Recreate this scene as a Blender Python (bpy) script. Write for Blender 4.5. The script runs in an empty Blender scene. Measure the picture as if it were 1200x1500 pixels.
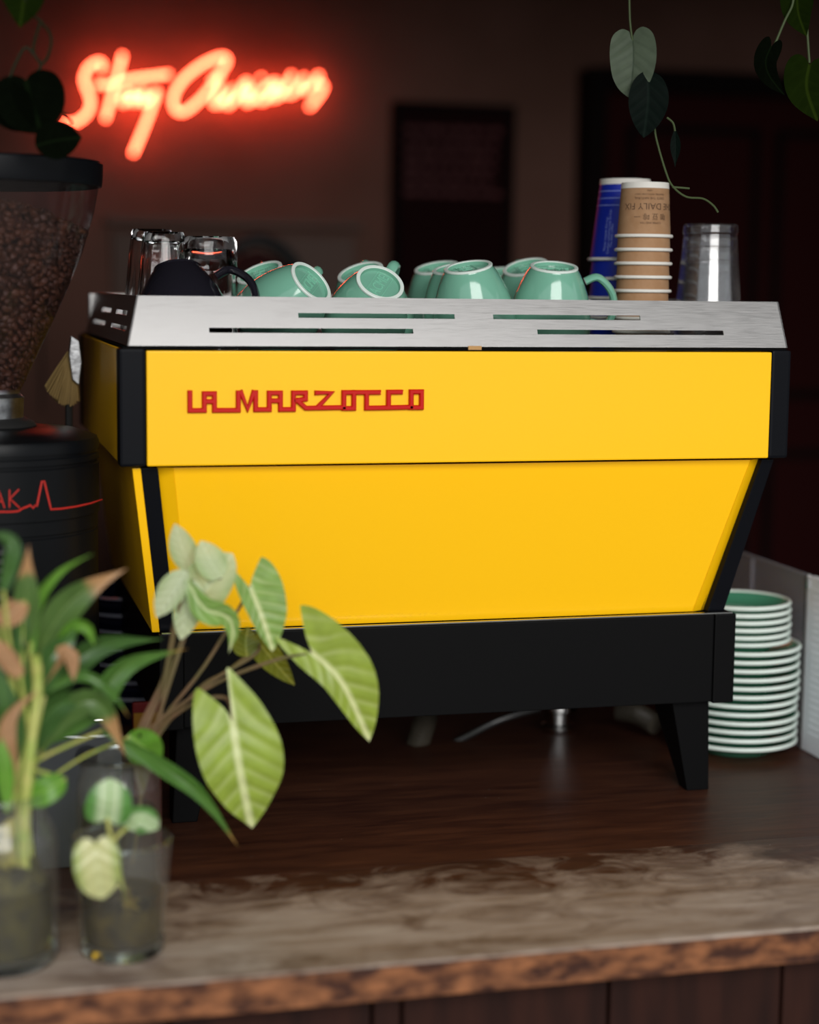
import bpy, math, random
from mathutils import Vector, Matrix
random.seed(7)
R_ = math.radians
C = bpy.context.scene.collection
SC = bpy.context.scene

# ------------------------------------------------------------------ camera, light, exposure
CAM = Vector((-0.1585, -1.7439, 0.55)); YAW, PITCH, ROLL, FPX = 0.2527, -0.1243, 0.0114, 2613.0
_f = Vector((math.sin(YAW)*math.cos(PITCH), math.cos(YAW)*math.cos(PITCH), math.sin(PITCH)))
_r0 = Vector((math.cos(YAW), -math.sin(YAW), 0)); _u0 = _r0.cross(_f)
CR = _r0*math.cos(ROLL) + _u0*math.sin(ROLL); CU = _u0*math.cos(ROLL) - _r0*math.sin(ROLL); CF = _f
cd = bpy.data.cameras.new('camera'); cam = bpy.data.objects.new('camera', cd); C.objects.link(cam)
cam.matrix_world = Matrix(((CR.x, CU.x, -CF.x, CAM.x), (CR.y, CU.y, -CF.y, CAM.y), (CR.z, CU.z, -CF.z, CAM.z), (0, 0, 0, 1)))
cd.sensor_fit = 'VERTICAL'; cd.sensor_height = 36; cd.lens = 36*FPX/1500
cd.dof.use_dof = True; cd.dof.focus_distance = 1.86; cd.dof.aperture_fstop = 1.95; cd.clip_start = .05
SC.camera = cam
SC.view_settings.view_transform = 'Standard'; SC.view_settings.look = 'None'
SC.view_settings.gamma = 1; SC.view_settings.exposure = 0.0; SC.view_settings.use_curve_mapping = False

w = bpy.data.worlds.new('overcast_sky'); SC.world = w; w.use_nodes = True
nt = w.node_tree; bg = nt.nodes['Background']
bg.inputs['Color'].default_value = (.93, .97, 1.0, 1); bg.inputs['Strength'].default_value = .9

def area(name, loc, rot, sx, sy, power, col=(1, 1, 1)):
    l = bpy.data.lights.new(name, 'AREA'); l.shape = 'RECTANGLE'; l.size = sx; l.size_y = sy; l.energy = power; l.color = col
    o = bpy.data.objects.new(name, l); C.objects.link(o); o.location = loc; o.rotation_euler = rot
    return o
# bright gap of sky between the houses over the street, behind the photographer
area('street_daylight', (.1, -5.2, 2.3), (R_(72), 0, R_(0)), 3.4, 2.6, 250, (1, .98, .95))

# ------------------------------------------------------------------ helpers
def ray(px, py): return CF*FPX + CR*(px-600) - CU*(py-750)
def P(px, py, y):
    """point of the plane world-y = y seen at that place of the photograph"""
    d = ray(px, py); return CAM + d*((y-CAM.y)/d.y)
def G(px, py, z=0.0):
    d = ray(px, py); return CAM + d*((z-CAM.z)/d.z)
def lin(c):
    return tuple(((v/255)/12.92 if v/255 <= .04045 else ((v/255+.055)/1.055)**2.4) for v in c)

class MB:
    def __init__(s): s.v = []; s.f = []; s.uv = {}
    def add(s, vs, fs):
        n = len(s.v); s.v += [Vector(v) for v in vs]; s.f += [tuple(i+n for i in f) for f in fs]; return s
    def hexa(s, q):   # 8 corners: bottom 4 ccw, top 4 ccw
        return s.add(q, [(3, 2, 1, 0), (4, 5, 6, 7), (0, 1, 5, 4), (1, 2, 6, 5), (2, 3, 7, 6), (3, 0, 4, 7)])
    def box(s, x0, x1, y0, y1, z0, z1):
        return s.hexa([(x0, y0, z0), (x1, y0, z0), (x1, y1, z0), (x0, y1, z0), (x0, y0, z1), (x1, y0, z1), (x1, y1, z1), (x0, y1, z1)])
    def lathe(s, prof, c=(0, 0, 0), n=32, facet=None, M=None):
        c = Vector(c); vs = []; k = len(prof)
        for j in range(n):
            a = 2*math.pi*j/n
            for (r, z) in prof:
                v = Vector((r*math.cos(a), r*math.sin(a), z))
                if facet: v = facet(v, j)
                if M: v = M @ v
                vs.append(v+c)
        fs = []
        for j in range(n):
            j2 = (j+1) % n
            for i in range(k-1):
                fs.append((j*k+i, j2*k+i, j2*k+i+1, j*k+i+1))
        if prof[0][0] > 1e-6: pass
        return s.add(vs, fs)
    def tube(s, pts, r, n=8, closed=False, cap=True):
        pts = [Vector(p) for p in pts]; m = len(pts); rr = r if hasattr(r, '__len__') else [r]*m
        T0 = None; rings = []; nrm = None
        for i in range(m):
            if closed: t = pts[(i+1) % m]-pts[i-1]
            else: t = pts[min(i+1, m-1)]-pts[max(i-1, 0)]
            t.normalize()
            if nrm is None:
                nrm = t.orthogonal().normalized()
            else:
                nrm = (nrm - t*nrm.dot(t)); nrm = nrm.normalized() if nrm.length > 1e-6 else t.orthogonal().normalized()
            b = t.cross(nrm)
            rings.append([pts[i]+(nrm*math.cos(2*math.pi*k/n)+b*math.sin(2*math.pi*k/n))*rr[i] for k in range(n)])
        vs = [v for g in rings for v in g]; fs = []
        for i in range(m if closed else m-1):
            i2 = (i+1) % m
            for k in range(n):
                k2 = (k+1) % n; fs.append((i*n+k, i*n+k2, i2*n+k2, i2*n+k))
        if not closed and cap:
            fs.append(tuple(range(n-1, -1, -1))); fs.append(tuple((m-1)*n+k for k in range(n)))
        return s.add(vs, fs)
    def prism(s, poly, fn, d0, d1):
        """poly 2d, fn(a,b,d)->3d"""
        n = len(poly)
        return s.add([fn(a, b, d0) for a, b in poly]+[fn(a, b, d1) for a, b in poly],
                     [tuple(range(n-1, -1, -1)), tuple(range(n, 2*n))]+[(i, (i+1) % n, n+(i+1) % n, n+i) for i in range(n)])
    def xf(s, M):
        s.v = [M @ v for v in s.v]; return s
    def build(s, name, mat, parent=None, origin=(0, 0, 0), smooth=False, bevel=0, seg=2, kind=None, label=None, auto=35):
        o0 = Vector(origin)
        me = bpy.data.meshes.new(name); me.from_pydata([v-o0 for v in s.v], [], s.f)
        if s.uv:
            ul = me.uv_layers.new(name='UVMap')
            for lp in me.loops: ul.data[lp.index].uv = s.uv.get(lp.vertex_index, (0, 0))
        me.validate(); me.update()
        if mat is not None: me.materials.append(mat)
        import bmesh
        bm = bmesh.new(); bm.from_mesh(me); bmesh.ops.remove_doubles(bm, verts=bm.verts, dist=1e-6)
        bmesh.ops.recalc_face_normals(bm, faces=bm.faces)
        if bevel:
            es = [e for e in bm.edges if len(e.link_faces) == 2 and e.calc_face_angle(0) > R_(25)]
            bmesh.ops.bevel(bm, geom=es, offset=bevel, segments=seg, profile=.6, affect='EDGES', clamp_overlap=True)
        if smooth:
            for f in bm.faces: f.smooth = True
            for e in bm.edges:
                if len(e.link_faces) == 2 and e.calc_face_angle(0) > R_(auto): e.smooth = False
        bm.to_mesh(me); bm.free()
        o = bpy.data.objects.new(name, me); C.objects.link(o)
        if parent is not None: o.parent = parent
        else: o.location = o0
        if kind: o['kind'] = kind
        if label: o['label'] = label
        return o

def tag(o, label, cat, group=None, kind=None):
    o['label'] = label; o['category'] = cat
    if group: o['group'] = group
    if kind: o['kind'] = kind
    return o
def thing(name, label, cat, loc=(0, 0, 0), group=None, M=None):
    o = bpy.data.objects.new(name, None); C.objects.link(o); o.location = loc; o.empty_display_size = .02
    if M is not None: o.matrix_world = M
    return tag(o, label, cat, group)
def copy_tree(o, label, M=None, loc=None, parent=None):
    c = o.copy(); C.objects.link(c)
    if parent is not None: c.parent = parent
    else:
        c['label'] = label
        if M is not None: c.matrix_world = M
        if loc is not None: c.location = loc
    for ch in list(o.children): copy_tree(ch, None, parent=c)
    return c
def cat(pts, n=6, closed=False):
    pts = [Vector(p) for p in pts]; out = []; m = len(pts)
    rng = range(m) if closed else range(m-1)
    for i in rng:
        if closed: p0, p1, p2, p3 = pts[i-1], pts[i], pts[(i+1) % m], pts[(i+2) % m]
        else: p0, p1, p2, p3 = pts[max(i-1, 0)], pts[i], pts[i+1], pts[min(i+2, m-1)]
        for k in range(n):
            t = k/n
            out.append(.5*((2*p1)+(p2-p0)*t+(2*p0-5*p1+4*p2-p3)*t*t+(3*p1-p0-3*p2+p3)*t**3))
    if not closed: out.append(pts[-1])
    return out
def text_geo(s, size, extrude):
    cu = bpy.data.curves.new('t', 'FONT'); cu.body = s; cu.size = size; cu.extrude = extrude; cu.align_x = 'CENTER'; cu.align_y = 'CENTER'; cu.resolution_u = 3
    o = bpy.data.objects.new('t', cu); C.objects.link(o)
    dg = bpy.context.evaluated_depsgraph_get(); me = bpy.data.meshes.new_from_object(o.evaluated_get(dg))
    vs = [v.co.copy() for v in me.vertices]; fs = [tuple(p.vertices) for p in me.polygons]
    bpy.data.objects.remove(o); bpy.data.curves.remove(cu); bpy.data.meshes.remove(me)
    return vs, fs

# ------------------------------------------------------------------ materials
def new(name):
    m = bpy.data.materials.new(name); m.use_nodes = True; nt = m.node_tree
    return m, nt, nt.nodes['Principled BSDF'], nt.nodes, nt.links
def pbr(name, c, rough=.5, metal=0, spec=.5, coat=0, trans=0, ior=1.45, bump=None, var=None, emit=None, sheen=0, rvar=None, stretch=(1, 1, 1)):
    m, nt, b, N, L = new(name)
    b.inputs['Base Color'].default_value = (*c, 1); b.inputs['Roughness'].default_value = rough; b.inputs['Metallic'].default_value = metal
    b.inputs['Specular IOR Level'].default_value = spec; b.inputs['Coat Weight'].default_value = coat; b.inputs['Coat Roughness'].default_value = .08
    b.inputs['Transmission Weight'].default_value = trans; b.inputs['IOR'].default_value = ior
    if emit: b.inputs['Emission Color'].default_value = (*emit[0], 1); b.inputs['Emission Strength'].default_value = emit[1]
    if bump or var or rvar:
        tc = N.new('ShaderNodeTexCoord'); mp = N.new('ShaderNodeMapping'); L.new(tc.outputs['Object'], mp.inputs[0]); mp.inputs['Scale'].default_value = stretch
    if bump:
        n = N.new('ShaderNodeTexNoise'); n.inputs['Scale'].default_value = bump[0]; n.inputs['Detail'].default_value = 5; L.new(mp.outputs[0], n.inputs['Vector'])
        bu = N.new('ShaderNodeBump'); bu.inputs['Strength'].default_value = bump[1]; bu.inputs['Distance'].default_value = bump[2] if len(bump) > 2 else .002
        L.new(n.outputs[0], bu.inputs['Height']); L.new(bu.outputs[0], b.inputs['Normal'])
    if var:
        n = N.new('ShaderNodeTexNoise'); n.inputs['Scale'].default_value = var[1]; n.inputs['Detail'].default_value = 4; L.new(mp.outputs[0], n.inputs['Vector'])
        r = N.new('ShaderNodeValToRGB'); r.color_ramp.elements[0].color = (*c, 1); r.color_ramp.elements[1].color = (*var[0], 1)
        r.color_ramp.elements[0].position = .35; r.color_ramp.elements[1].position = .68
        L.new(n.outputs[0], r.inputs[0]); L.new(r.outputs[0], b.inputs['Base Color'])
    if rvar:
        n = N.new('ShaderNodeTexNoise'); n.inputs['Scale'].default_value = rvar[2]; n.inputs['Detail'].default_value = 5; L.new(mp.outputs[0], n.inputs['Vector'])
        r = N.new('ShaderNodeMapRange'); r.inputs[1].default_value = .3; r.inputs[2].default_value = .7; r.inputs[3].default_value = rvar[0]; r.inputs[4].default_value = rvar[1]
        L.new(n.outputs[0], r.inputs[0]); L.new(r.outputs[0], b.inputs['Roughness'])
    return m
def thin_glass(name, tint=(1, 1, 1), refl=1.0, rough=.02, ior=1.5, haze=0, hcol=(.8, .8, .8)):
    m, nt, b, N, L = new(name); N.remove(b); out = N['Material Output']
    t = N.new('ShaderNodeBsdfTransparent'); t.inputs[0].default_value = (*tint, 1)
    g = N.new('ShaderNodeBsdfGlossy'); g.inputs['Roughness'].default_value = rough; g.inputs[0].default_value = (refl, refl, refl, 1)
    fr = N.new('ShaderNodeFresnel'); ge = N.new('ShaderNodeNewGeometry'); ma = N.new('ShaderNodeMath'); ma.operation = 'MULTIPLY_ADD'; ma.inputs[1].default_value = 1/ior-ior; ma.inputs[2].default_value = ior
    L.new(ge.outputs['Backfacing'], ma.inputs[0]); L.new(ma.outputs[0], fr.inputs[0]); mx = N.new('ShaderNodeMixShader')
    L.new(fr.outputs[0], mx.inputs[0]); L.new(t.outputs[0], mx.inputs[1]); L.new(g.outputs[0], mx.inputs[2]); last = mx
    if haze:
        d = N.new('ShaderNodeBsdfDiffuse'); d.inputs[0].default_value = (*hcol, 1); m2 = N.new('ShaderNodeMixShader'); m2.inputs[0].default_value = haze
        L.new(mx.outputs[0], m2.inputs[1]); L.new(d.outputs[0], m2.inputs[2]); last = m2
    L.new(last.outputs[0], out.inputs[0])
    return m
def leaf_mat(name, c, vein, tip=None, tip0=.8, nv=9, trans=.35, rough=.38, patch=None, veinw=.05, spec=.4, side=.45, bstr=.22):
    """leaf: base colour, pale midrib and side veins along the leaf's own UV, dry tip, pale patch in its middle"""
    m, nt, b, N, L = new(name); out = N['Material Output']
    def math_(op, a, b2=None, c2=None):
        n = N.new('ShaderNodeMath'); n.operation = op
        for i, x in enumerate((a, b2, c2)):
            if x is None: continue
            if isinstance(x, (int, float)): n.inputs[i].default_value = x
            else: L.new(x, n.inputs[i])
        return n.outputs[0]
    def mix(f, a, b2):
        n = N.new('ShaderNodeMix'); n.data_type = 'RGBA'
        if isinstance(f, (int, float)): n.inputs[0].default_value = f
        else: L.new(f, n.inputs[0])
        for i, x in ((6, a), (7, b2)):
            if isinstance(x, tuple): n.inputs[i].default_value = (*x, 1)
            else: L.new(x, n.inputs[i])
        return n.outputs[2]
    def mr(x, a, b2, c2=0, d=1):
        n = N.new('ShaderNodeMapRange'); n.clamp = True; n.interpolation_type = 'SMOOTHSTEP'; L.new(x, n.inputs[0])
        for i, q in enumerate((a, b2, c2, d)): n.inputs[i+1].default_value = q
        return n.outputs[0]
    uv = N.new('ShaderNodeUVMap'); sp = N.new('ShaderNodeSeparateXYZ'); L.new(uv.outputs[0], sp.inputs[0])
    U = math_('ABSOLUTE', math_('SUBTRACT', sp.outputs[0], .5)); V = sp.outputs[1]
    mid = mr(U, veinw*.25, veinw, 1, 0)
    ph = math_('MULTIPLY', math_('SUBTRACT', V, math_('MULTIPLY', U, .55)), nv*2*math.pi)
    sv = math_('MULTIPLY', mr(math_('SINE', ph), .3, 1.0, 0, side), mr(U, .15, .5, 1, .35))
    no = N.new('ShaderNodeTexNoise'); no.inputs['Scale'].default_value = 60; no.inputs['Detail'].default_value = 3
    tcn = N.new('ShaderNodeTexCoord'); L.new(tcn.outputs['Object'], no.inputs['Vector'])
    col = mix(mr(no.outputs[0], .3, .7), tuple(x*.82 for x in c), c)
    if patch: col = mix(mr(U, patch[1]*.4, patch[1], 1, 0), col, patch[0])
    col = mix(math_('MAXIMUM', mid, sv), col, vein)
    if tip: col = mix(mr(math_('ADD', V, math_('MULTIPLY', math_('SUBTRACT', no.outputs[0], .5), .15)), tip0-.05, tip0+.05), col, tip)
    L.new(col, b.inputs['Base Color']); b.inputs['Roughness'].default_value = rough
    bu = N.new('ShaderNodeBump'); bu.inputs['Strength'].default_value = bstr; bu.inputs['Distance'].default_value = .002
    b.inputs['Specular IOR Level'].default_value = spec
    L.new(math_('SUBTRACT', 0, math_('SINE', ph)), bu.inputs['Height']); L.new(bu.outputs[0], b.inputs['Normal'])
    tr = N.new('ShaderNodeBsdfTranslucent'); L.new(col, tr.inputs[0]); mx = N.new('ShaderNodeMixShader'); mx.inputs[0].default_value = trans
    L.new(b.outputs[0], mx.inputs[1]); L.new(tr.outputs[0], mx.inputs[2]); L.new(mx.outputs[0], out.inputs[0])
    return m

M = {}
M['yellow'] = pbr('yellow_lacquer', lin((255, 194, 6)), .45, spec=.28, coat=.08, bump=(900, .03, .0003))
M['black'] = pbr('black_powdercoat', (.0042, .0042, .0045), .5, spec=.07, bump=(1400, .15, .0003))
M['blacktrim'] = pbr('satin_black_post', (.0035, .004, .006), .45, spec=.09, bump=(1400, .08, .0003))
M['dark'] = pbr('dark_void', (.004, .004, .004), .9, spec=.05)
M['steel'] = pbr('brushed_steel', (.50, .49, .485), .42, metal=1, bump=(140, .12, .0003), stretch=(1, 30, 30), rvar=(.36, .5, 40))
M['chrome'] = pbr('chrome', (.7, .7, .7), .12, metal=1)
M['red'] = pbr('red_enamel', lin((190, 14, 4)), .35, spec=.25)
M['green'] = pbr('mint_glaze', lin((120, 178, 154)), .12, coat=.45)
M['greenin'] = pbr('mint_glaze_saucer', lin((78, 150, 118)), .2, coat=.4)
M['rimw'] = pbr('bare_ceramic', lin((226, 238, 230)), .35)
M['stamp'] = pbr('stamp_relief', lin((128, 196, 168)), .35)
M['navy'] = pbr('navy_glaze', lin((18, 20, 38)), .12, coat=.6)
M['kraft'] = pbr('kraft_paper', lin((168, 130, 96)), .8, bump=(500, .1, .0003), var=(lin((158, 119, 84)), 90))
M['blue'] = pbr('blue_paper', lin((22, 42, 160)), .5)
M['white'] = pbr('white_paper', lin((232, 228, 220)), .6)
M['ink'] = pbr('brown_ink', lin((92, 66, 48)), .8)
M['inkw'] = pbr('pale_ink', lin((150, 165, 225)), .7)
M['pet'] = thin_glass('clear_plastic', (.98, .98, .985), 1, .13, 1.6, .01)
M['glass'] = pbr('bar_glass', (.99, .99, .99), .0, trans=1, ior=1.34)
M['jar'] = thin_glass('jar_glass', (.95, .97, .95), 1, .06, 1.5, .055, (.55, .52, .47))
M['tint'] = thin_glass('smoked_hopper_plastic', (.80, .72, .74), .6, .12, 1.42, .015, (.5, .4, .4))
M['base_glass'] = pbr('thick_base_glass', (.86, .97, .95), .02, trans=1, ior=1.45)
M['water'] = pbr('pond_water', (.62, .58, .30), .02, trans=1, ior=1.12)
M['bean'] = pbr('roasted_bean', lin((74, 46, 30)), .42, spec=.25, var=(lin((46, 28, 19)), 70))
M['lid'] = pbr('black_lid', (.005, .0055, .007), .35, spec=.14)
M['gbody'] = pbr('grinder_black', (.004, .0045, .0055), .36, spec=.15, bump=(900, .1, .0003))
M['alu'] = pbr('scuffed_aluminium', (.42, .43, .44), .35, metal=1, bump=(120, .5, .001), var=((.2, .2, .21), 90))
M['redline'] = pbr('red_print', lin((196, 44, 36)), .5)
M['neon'] = pbr('neon_tube', (1, .3, .15), .4, emit=((1.0, .095, .042), 20.0))
M['wall'] = pbr('brown_plaster', lin((116, 84, 74)), .9, spec=.1, bump=(14, .25, .004), var=(lin((98, 70, 60)), 3))
M['maroon'] = pbr('maroon_paint', lin((44, 13, 13)), .9, spec=.1, bump=(30, .1, .001))
M['frameblk'] = pbr('dark_frame', lin((16, 9, 8)), .8, spec=.1)
M['mould'] = pbr('brown_panelling', lin((88, 62, 50)), .6, bump=(20, .1, .001))
M['floor'] = pbr('dark_floor', lin((50, 40, 34)), .5)
M['ceil'] = pbr('dark_ceiling', lin((40, 32, 30)), .9)
M['street'] = pbr('street_paving', lin((120, 118, 112)), .85, bump=(30, .3, .003))
M['facade'] = pbr('facade_render', lin((96, 90, 84)), .9)
M['whitebox'] = pbr('white_metal', lin((244, 246, 252)), .45)
M['acryl'] = thin_glass('frosted_acrylic', (.78, .78, .82), 1, .2, 1.6, .30, (.62, .60, .64))
M['stem'] = pbr('green_stem', lin((140, 160, 70)), .45, var=(lin((176, 170, 96)), 60))
M['bstem'] = pbr('brown_petiole', lin((112, 84, 62)), .45, var=(lin((92, 86, 50)), 30))
M['dstem'] = pbr('dark_vine_stem', lin((30, 34, 18)), .5, spec=.1)
M['root'] = pbr('pale_root', lin((176, 164, 80)), .6, var=(lin((96, 88, 34)), 80))
M['algae'] = pbr('algae', lin((28, 24, 9)), .8, bump=(90, 1, .004), var=(lin((84, 76, 30)), 70))
M['bristle'] = pbr('straw_bristle', lin((150, 124, 74)), .8)
M['rubber'] = pbr('black_rubber', (.01, .01, .01), .6)
M['vstem'] = pbr('vine_stem', lin((70, 82, 52)), .5, spec=.2)
M['hose'] = pbr('grey_hose', lin((70, 64, 54)), .5)
M['yellowcard'] = pbr('yellow_card', lin((96, 66, 16)), .6, spec=.1)
M['inner'] = pbr('cup_inside_mint', lin((90, 165, 135)), .2)
M['blackglaze'] = pbr('black_glaze', (.012, .011, .016), .1, coat=.6)
M['redcard'] = pbr('red_card', lin((64, 8, 8)), .6, spec=.1)

def wood_top(name, worn):
    m, nt, b, N, L = new(name)
    tc = N.new('ShaderNodeTexCoord'); mp = N.new('ShaderNodeMapping'); mp.inputs['Scale'].default_value = (2.2, 14, 14); L.new(tc.outputs['Object'], mp.inputs[0])
    g = N.new('ShaderNodeTexNoise'); g.inputs['Scale'].default_value = 5; g.inputs['Detail'].default_value = 8; g.inputs['Roughness'].default_value = .6; L.new(mp.outputs[0], g.inputs['Vector'])
    r = N.new('ShaderNodeValToRGB'); e = r.color_ramp.elements
    e[0].position = .3; e[1].position = .72
    e[0].color = (*lin((50, 26, 20)), 1); e[1].color = (*lin((84, 50, 34)), 1)
    L.new(g.outputs[0], r.inputs[0]); col = r.outputs[0]
    if worn:
        mp2 = N.new('ShaderNodeMapping'); mp2.inputs['Scale'].default_value = (5, 8, 8); L.new(tc.outputs['Object'], mp2.inputs[0])
        n2 = N.new('ShaderNodeTexNoise'); n2.inputs['Scale'].default_value = 2.6; n2.inputs['Detail'].default_value = 9; n2.inputs['Roughness'].default_value = .66; n2.inputs['Distortion'].default_value = .8; L.new(mp2.outputs[0], n2.inputs['Vector'])
        sp = N.new('ShaderNodeSeparateXYZ'); L.new(tc.outputs['Object'], sp.inputs[0])
        mr = N.new('ShaderNodeMapRange'); L.new(sp.outputs[1], mr.inputs[0]); mr.inputs[1].default_value = -.14; mr.inputs[2].default_value = -.26; mr.inputs[3].default_value = -.14; mr.inputs[4].default_value = .14
        ad = N.new('ShaderNodeMath'); ad.operation = 'ADD'; L.new(n2.outputs[0], ad.inputs[0]); L.new(mr.outputs[0], ad.inputs[1])
        r2 = N.new('ShaderNodeValToRGB'); e2 = r2.color_ramp.elements; e2[0].position = .38; e2[1].position = .66; e2[0].color = (0, 0, 0, 1); e2[1].color = (1, 1, 1, 1)
        L.new(ad.outputs[0], r2.inputs[0])
        g2 = N.new('ShaderNodeValToRGB'); e3 = g2.color_ramp.elements; e3[0].position = .3; e3[1].position = .7
        e3[0].color = (*lin((128, 106, 88)), 1); e3[1].color = (*lin((176, 162, 150)), 1); L.new(g.outputs[0], g2.inputs[0])
        mx = N.new('ShaderNodeMix'); mx.data_type = 'RGBA'; L.new(r2.outputs[0], mx.inputs[0]); L.new(col, mx.inputs[6]); L.new(g2.outputs[0], mx.inputs[7]); col = mx.outputs[2]
        rr = N.new('ShaderNodeMapRange'); L.new(r2.outputs[0], rr.inputs[0]); rr.inputs[3].default_value = .40; rr.inputs[4].default_value = .62; L.new(rr.outputs[0], b.inputs['Roughness'])
    else: b.inputs['Roughness'].default_value = .42; b.inputs['Specular IOR Level'].default_value = .28
    # dust specks
    vo = N.new('ShaderNodeTexVoronoi'); vo.inputs['Scale'].default_value = 60; L.new(tc.outputs['Object'], vo.inputs['Vector'])
    lt = N.new('ShaderNodeMath'); lt.operation = 'LESS_THAN'; lt.inputs[1].default_value = .035; L.new(vo.outputs['Distance'], lt.inputs[0])
    wn = N.new('ShaderNodeMath'); wn.operation = 'GREATER_THAN'; wn.inputs[1].default_value = .72; sc = N.new('ShaderNodeSeparateColor'); L.new(vo.outputs['Color'], sc.inputs[0]); L.new(sc.outputs[0], wn.inputs[0])
    ml = N.new('ShaderNodeMath'); ml.operation = 'MULTIPLY'; L.new(lt.outputs[0], ml.inputs[0]); L.new(wn.outputs[0], ml.inputs[1])
    mx = N.new('ShaderNodeMix'); mx.data_type = 'RGBA'; L.new(ml.outputs[0], mx.inputs[0]); L.new(col, mx.inputs[6]); mx.inputs[7].default_value = (.45, .40, .36, 1)
    L.new(mx.outputs[2], b.inputs['Base Color'])
    bu = N.new('ShaderNodeBump'); bu.inputs['Strength'].default_value = .25; bu.inputs['Distance'].default_value = .002; L.new(g.outputs[0], bu.inputs['Height']); L.new(bu.outputs[0], b.inputs['Normal'])
    return m
M['topback'] = wood_top('varnished_dark_wood', False)
M['topfront'] = wood_top('worn_grey_wood', True)
M['edge'] = pbr('chipped_red_wood', lin((58, 34, 26)), .6, spec=.2, bump=(60, .5, .003), var=(lin((142, 92, 60)), 60), stretch=(.7, 1, 1.4))
M['plank'] = pbr('dark_plank', lin((46, 24, 18)), .6, spec=.15, bump=(40, .3, .002), var=(lin((30, 15, 12)), 12), stretch=(4, 4, .5))

# ------------------------------------------------------------------ the setting
def struct(name, mb, m, parent=None, **k):
    o = mb.build(name, m, parent, **k)
    if parent is None: o['kind'] = 'structure'
    return o
WY = 2.2
struct('floor', MB().box(-2.2, 3.4, -.33, WY+.1, -1.0, -.95), M['floor'])
struct('ceiling', MB().box(-2.2, 3.4, -.45, WY+.1, 1.75, 1.85), M['ceil'])
struct('wall_back', MB().box(-2.2, 3.4, WY, WY+.1, -1, 1.85), M['wall'])
struct('wall_left', MB().box(-2.0, -1.9, -.2, WY, -1, 1.85), M['wall'])
struct('wall_right', MB().box(3.0, 3.1, -.2, WY, -1, 1.85), M['wall'])
fl = MB().box(-2.2, -.269, -.33, -.10, -1, 1.85); struct('wall_front', fl, M['facade'])
struct('trim_1', MB().box(1.75, 3.2, -.33, -.18, -1, 1.85), M['facade'])
struct('trim_2', MB().box(-.27, 1.75, -.33, -.18, 1.2, 1.85), M['facade'])
g = MB().box(-14, 14, -16, -.40, -1.06, -1.0); struct('ground', g, M['street'])
struct('sky_blocker', MB().hexa([(-1.5, -1.25, 1.30), (2.6, -1.25, 1.30), (2.6, -.335, 1.62), (-1.5, -.335, 1.62), (-1.5, -1.25, 1.32), (2.6, -1.25, 1.32), (2.6, -.335, 1.64), (-1.5, -.335, 1.64)]), M['ceil'])  # unseen sloping slab, added to block sky light from above the opening
# panelling low on the back wall
tr = struct('trim_3', MB().box(.17, .74, WY-.03, WY, .680, .70), M['mould'], bevel=.004)
for i in range(2):
    struct('panel', MB().box(.185+i*.28, .445+i*.28, WY-.018, WY-.001, .40, .665), M['mould'], tr, bevel=.004)
# door in the back wall
dr = struct('door_1', MB().box(1.29, 2.1, WY-.05, WY-.002, -.95, 1.0), M['maroon'])
f = MB().box(1.245, 1.29, WY-.08, WY-.001, -.95, 1.05); f.box(2.1, 2.145, WY-.08, WY-.001, -.95, 1.05); f.box(1.29, 2.1, WY-.08, WY-.001, 1.0, 1.05)
struct('door_frame', f, M['frameblk'], dr, bevel=.003)
for (a, b) in ((.30, .93), (-.85, .18)):
    for k in range(2):
        x0 = 1.35+k*.37; q = MB()
        q.box(x0, x0+.33, WY-.058, WY-.05, a, a+.02); q.box(x0, x0+.33, WY-.058, WY-.05, b-.02, b)
        q.box(x0, x0+.02, WY-.058, WY-.05, a+.02, b-.02); q.box(x0+.31, x0+.33, WY-.058, WY-.05, a+.02, b-.02)
        struct('panel_moulding', q, M['frameblk'], dr, bevel=.002)
q = MB(); q.lathe([(0, -.012), (.02, -.01), (.026, 0), (.02, .015), (.008, .02), (.008, .045)], (0, 0, 0), 16); q.xf(Matrix.Translation((2.04, WY-.09, .05)) @ Matrix.Rotation(R_(-90), 4, 'X'))
struct('door_knob', q, M['chrome'], dr, smooth=True)

# menu board on the wall, dark with faded red rows of lettering
mbd = thing('notice_board', 'dark unlit notice board with faint dark red rows hanging on back wall', 'board', (.95, WY, .6))
o = (.95, WY, .6)
q = MB(); x0, x1, z0, z1 = .805, 1.09, .55, .963
q.box(x0, x0+.015, WY-.03, WY, z0, z1); q.box(x1-.015, x1, WY-.03, WY, z0, z1); q.box(x0+.015, x1-.015, WY-.03, WY, z1-.015, z1); q.box(x0+.015, x1-.015, WY-.03, WY, z0, z0+.015)
q.build('frame', M['frameblk'], mbd, o, bevel=.002)
MB().box(x0+.015, x1-.015, WY-.018, WY-.001, z0+.015, z1-.015).build('sheet', pbr('dark_sheet', lin((30, 9, 10)), .9, spec=.1), mbd, o)
q = MB()
for r in range(6):
    z = .90-r*.028; x = x0+.03
    while x < x1-.05:
        wd = random.uniform(.012, .04); wd = min(wd, x1-.03-x); q.box(x, x+wd, WY-.021, WY-.018, z, z+.011); x += wd+.008
q.build('lettering', pbr('faded_red_print', lin((84, 20, 20)), .6), mbd, o)

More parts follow.
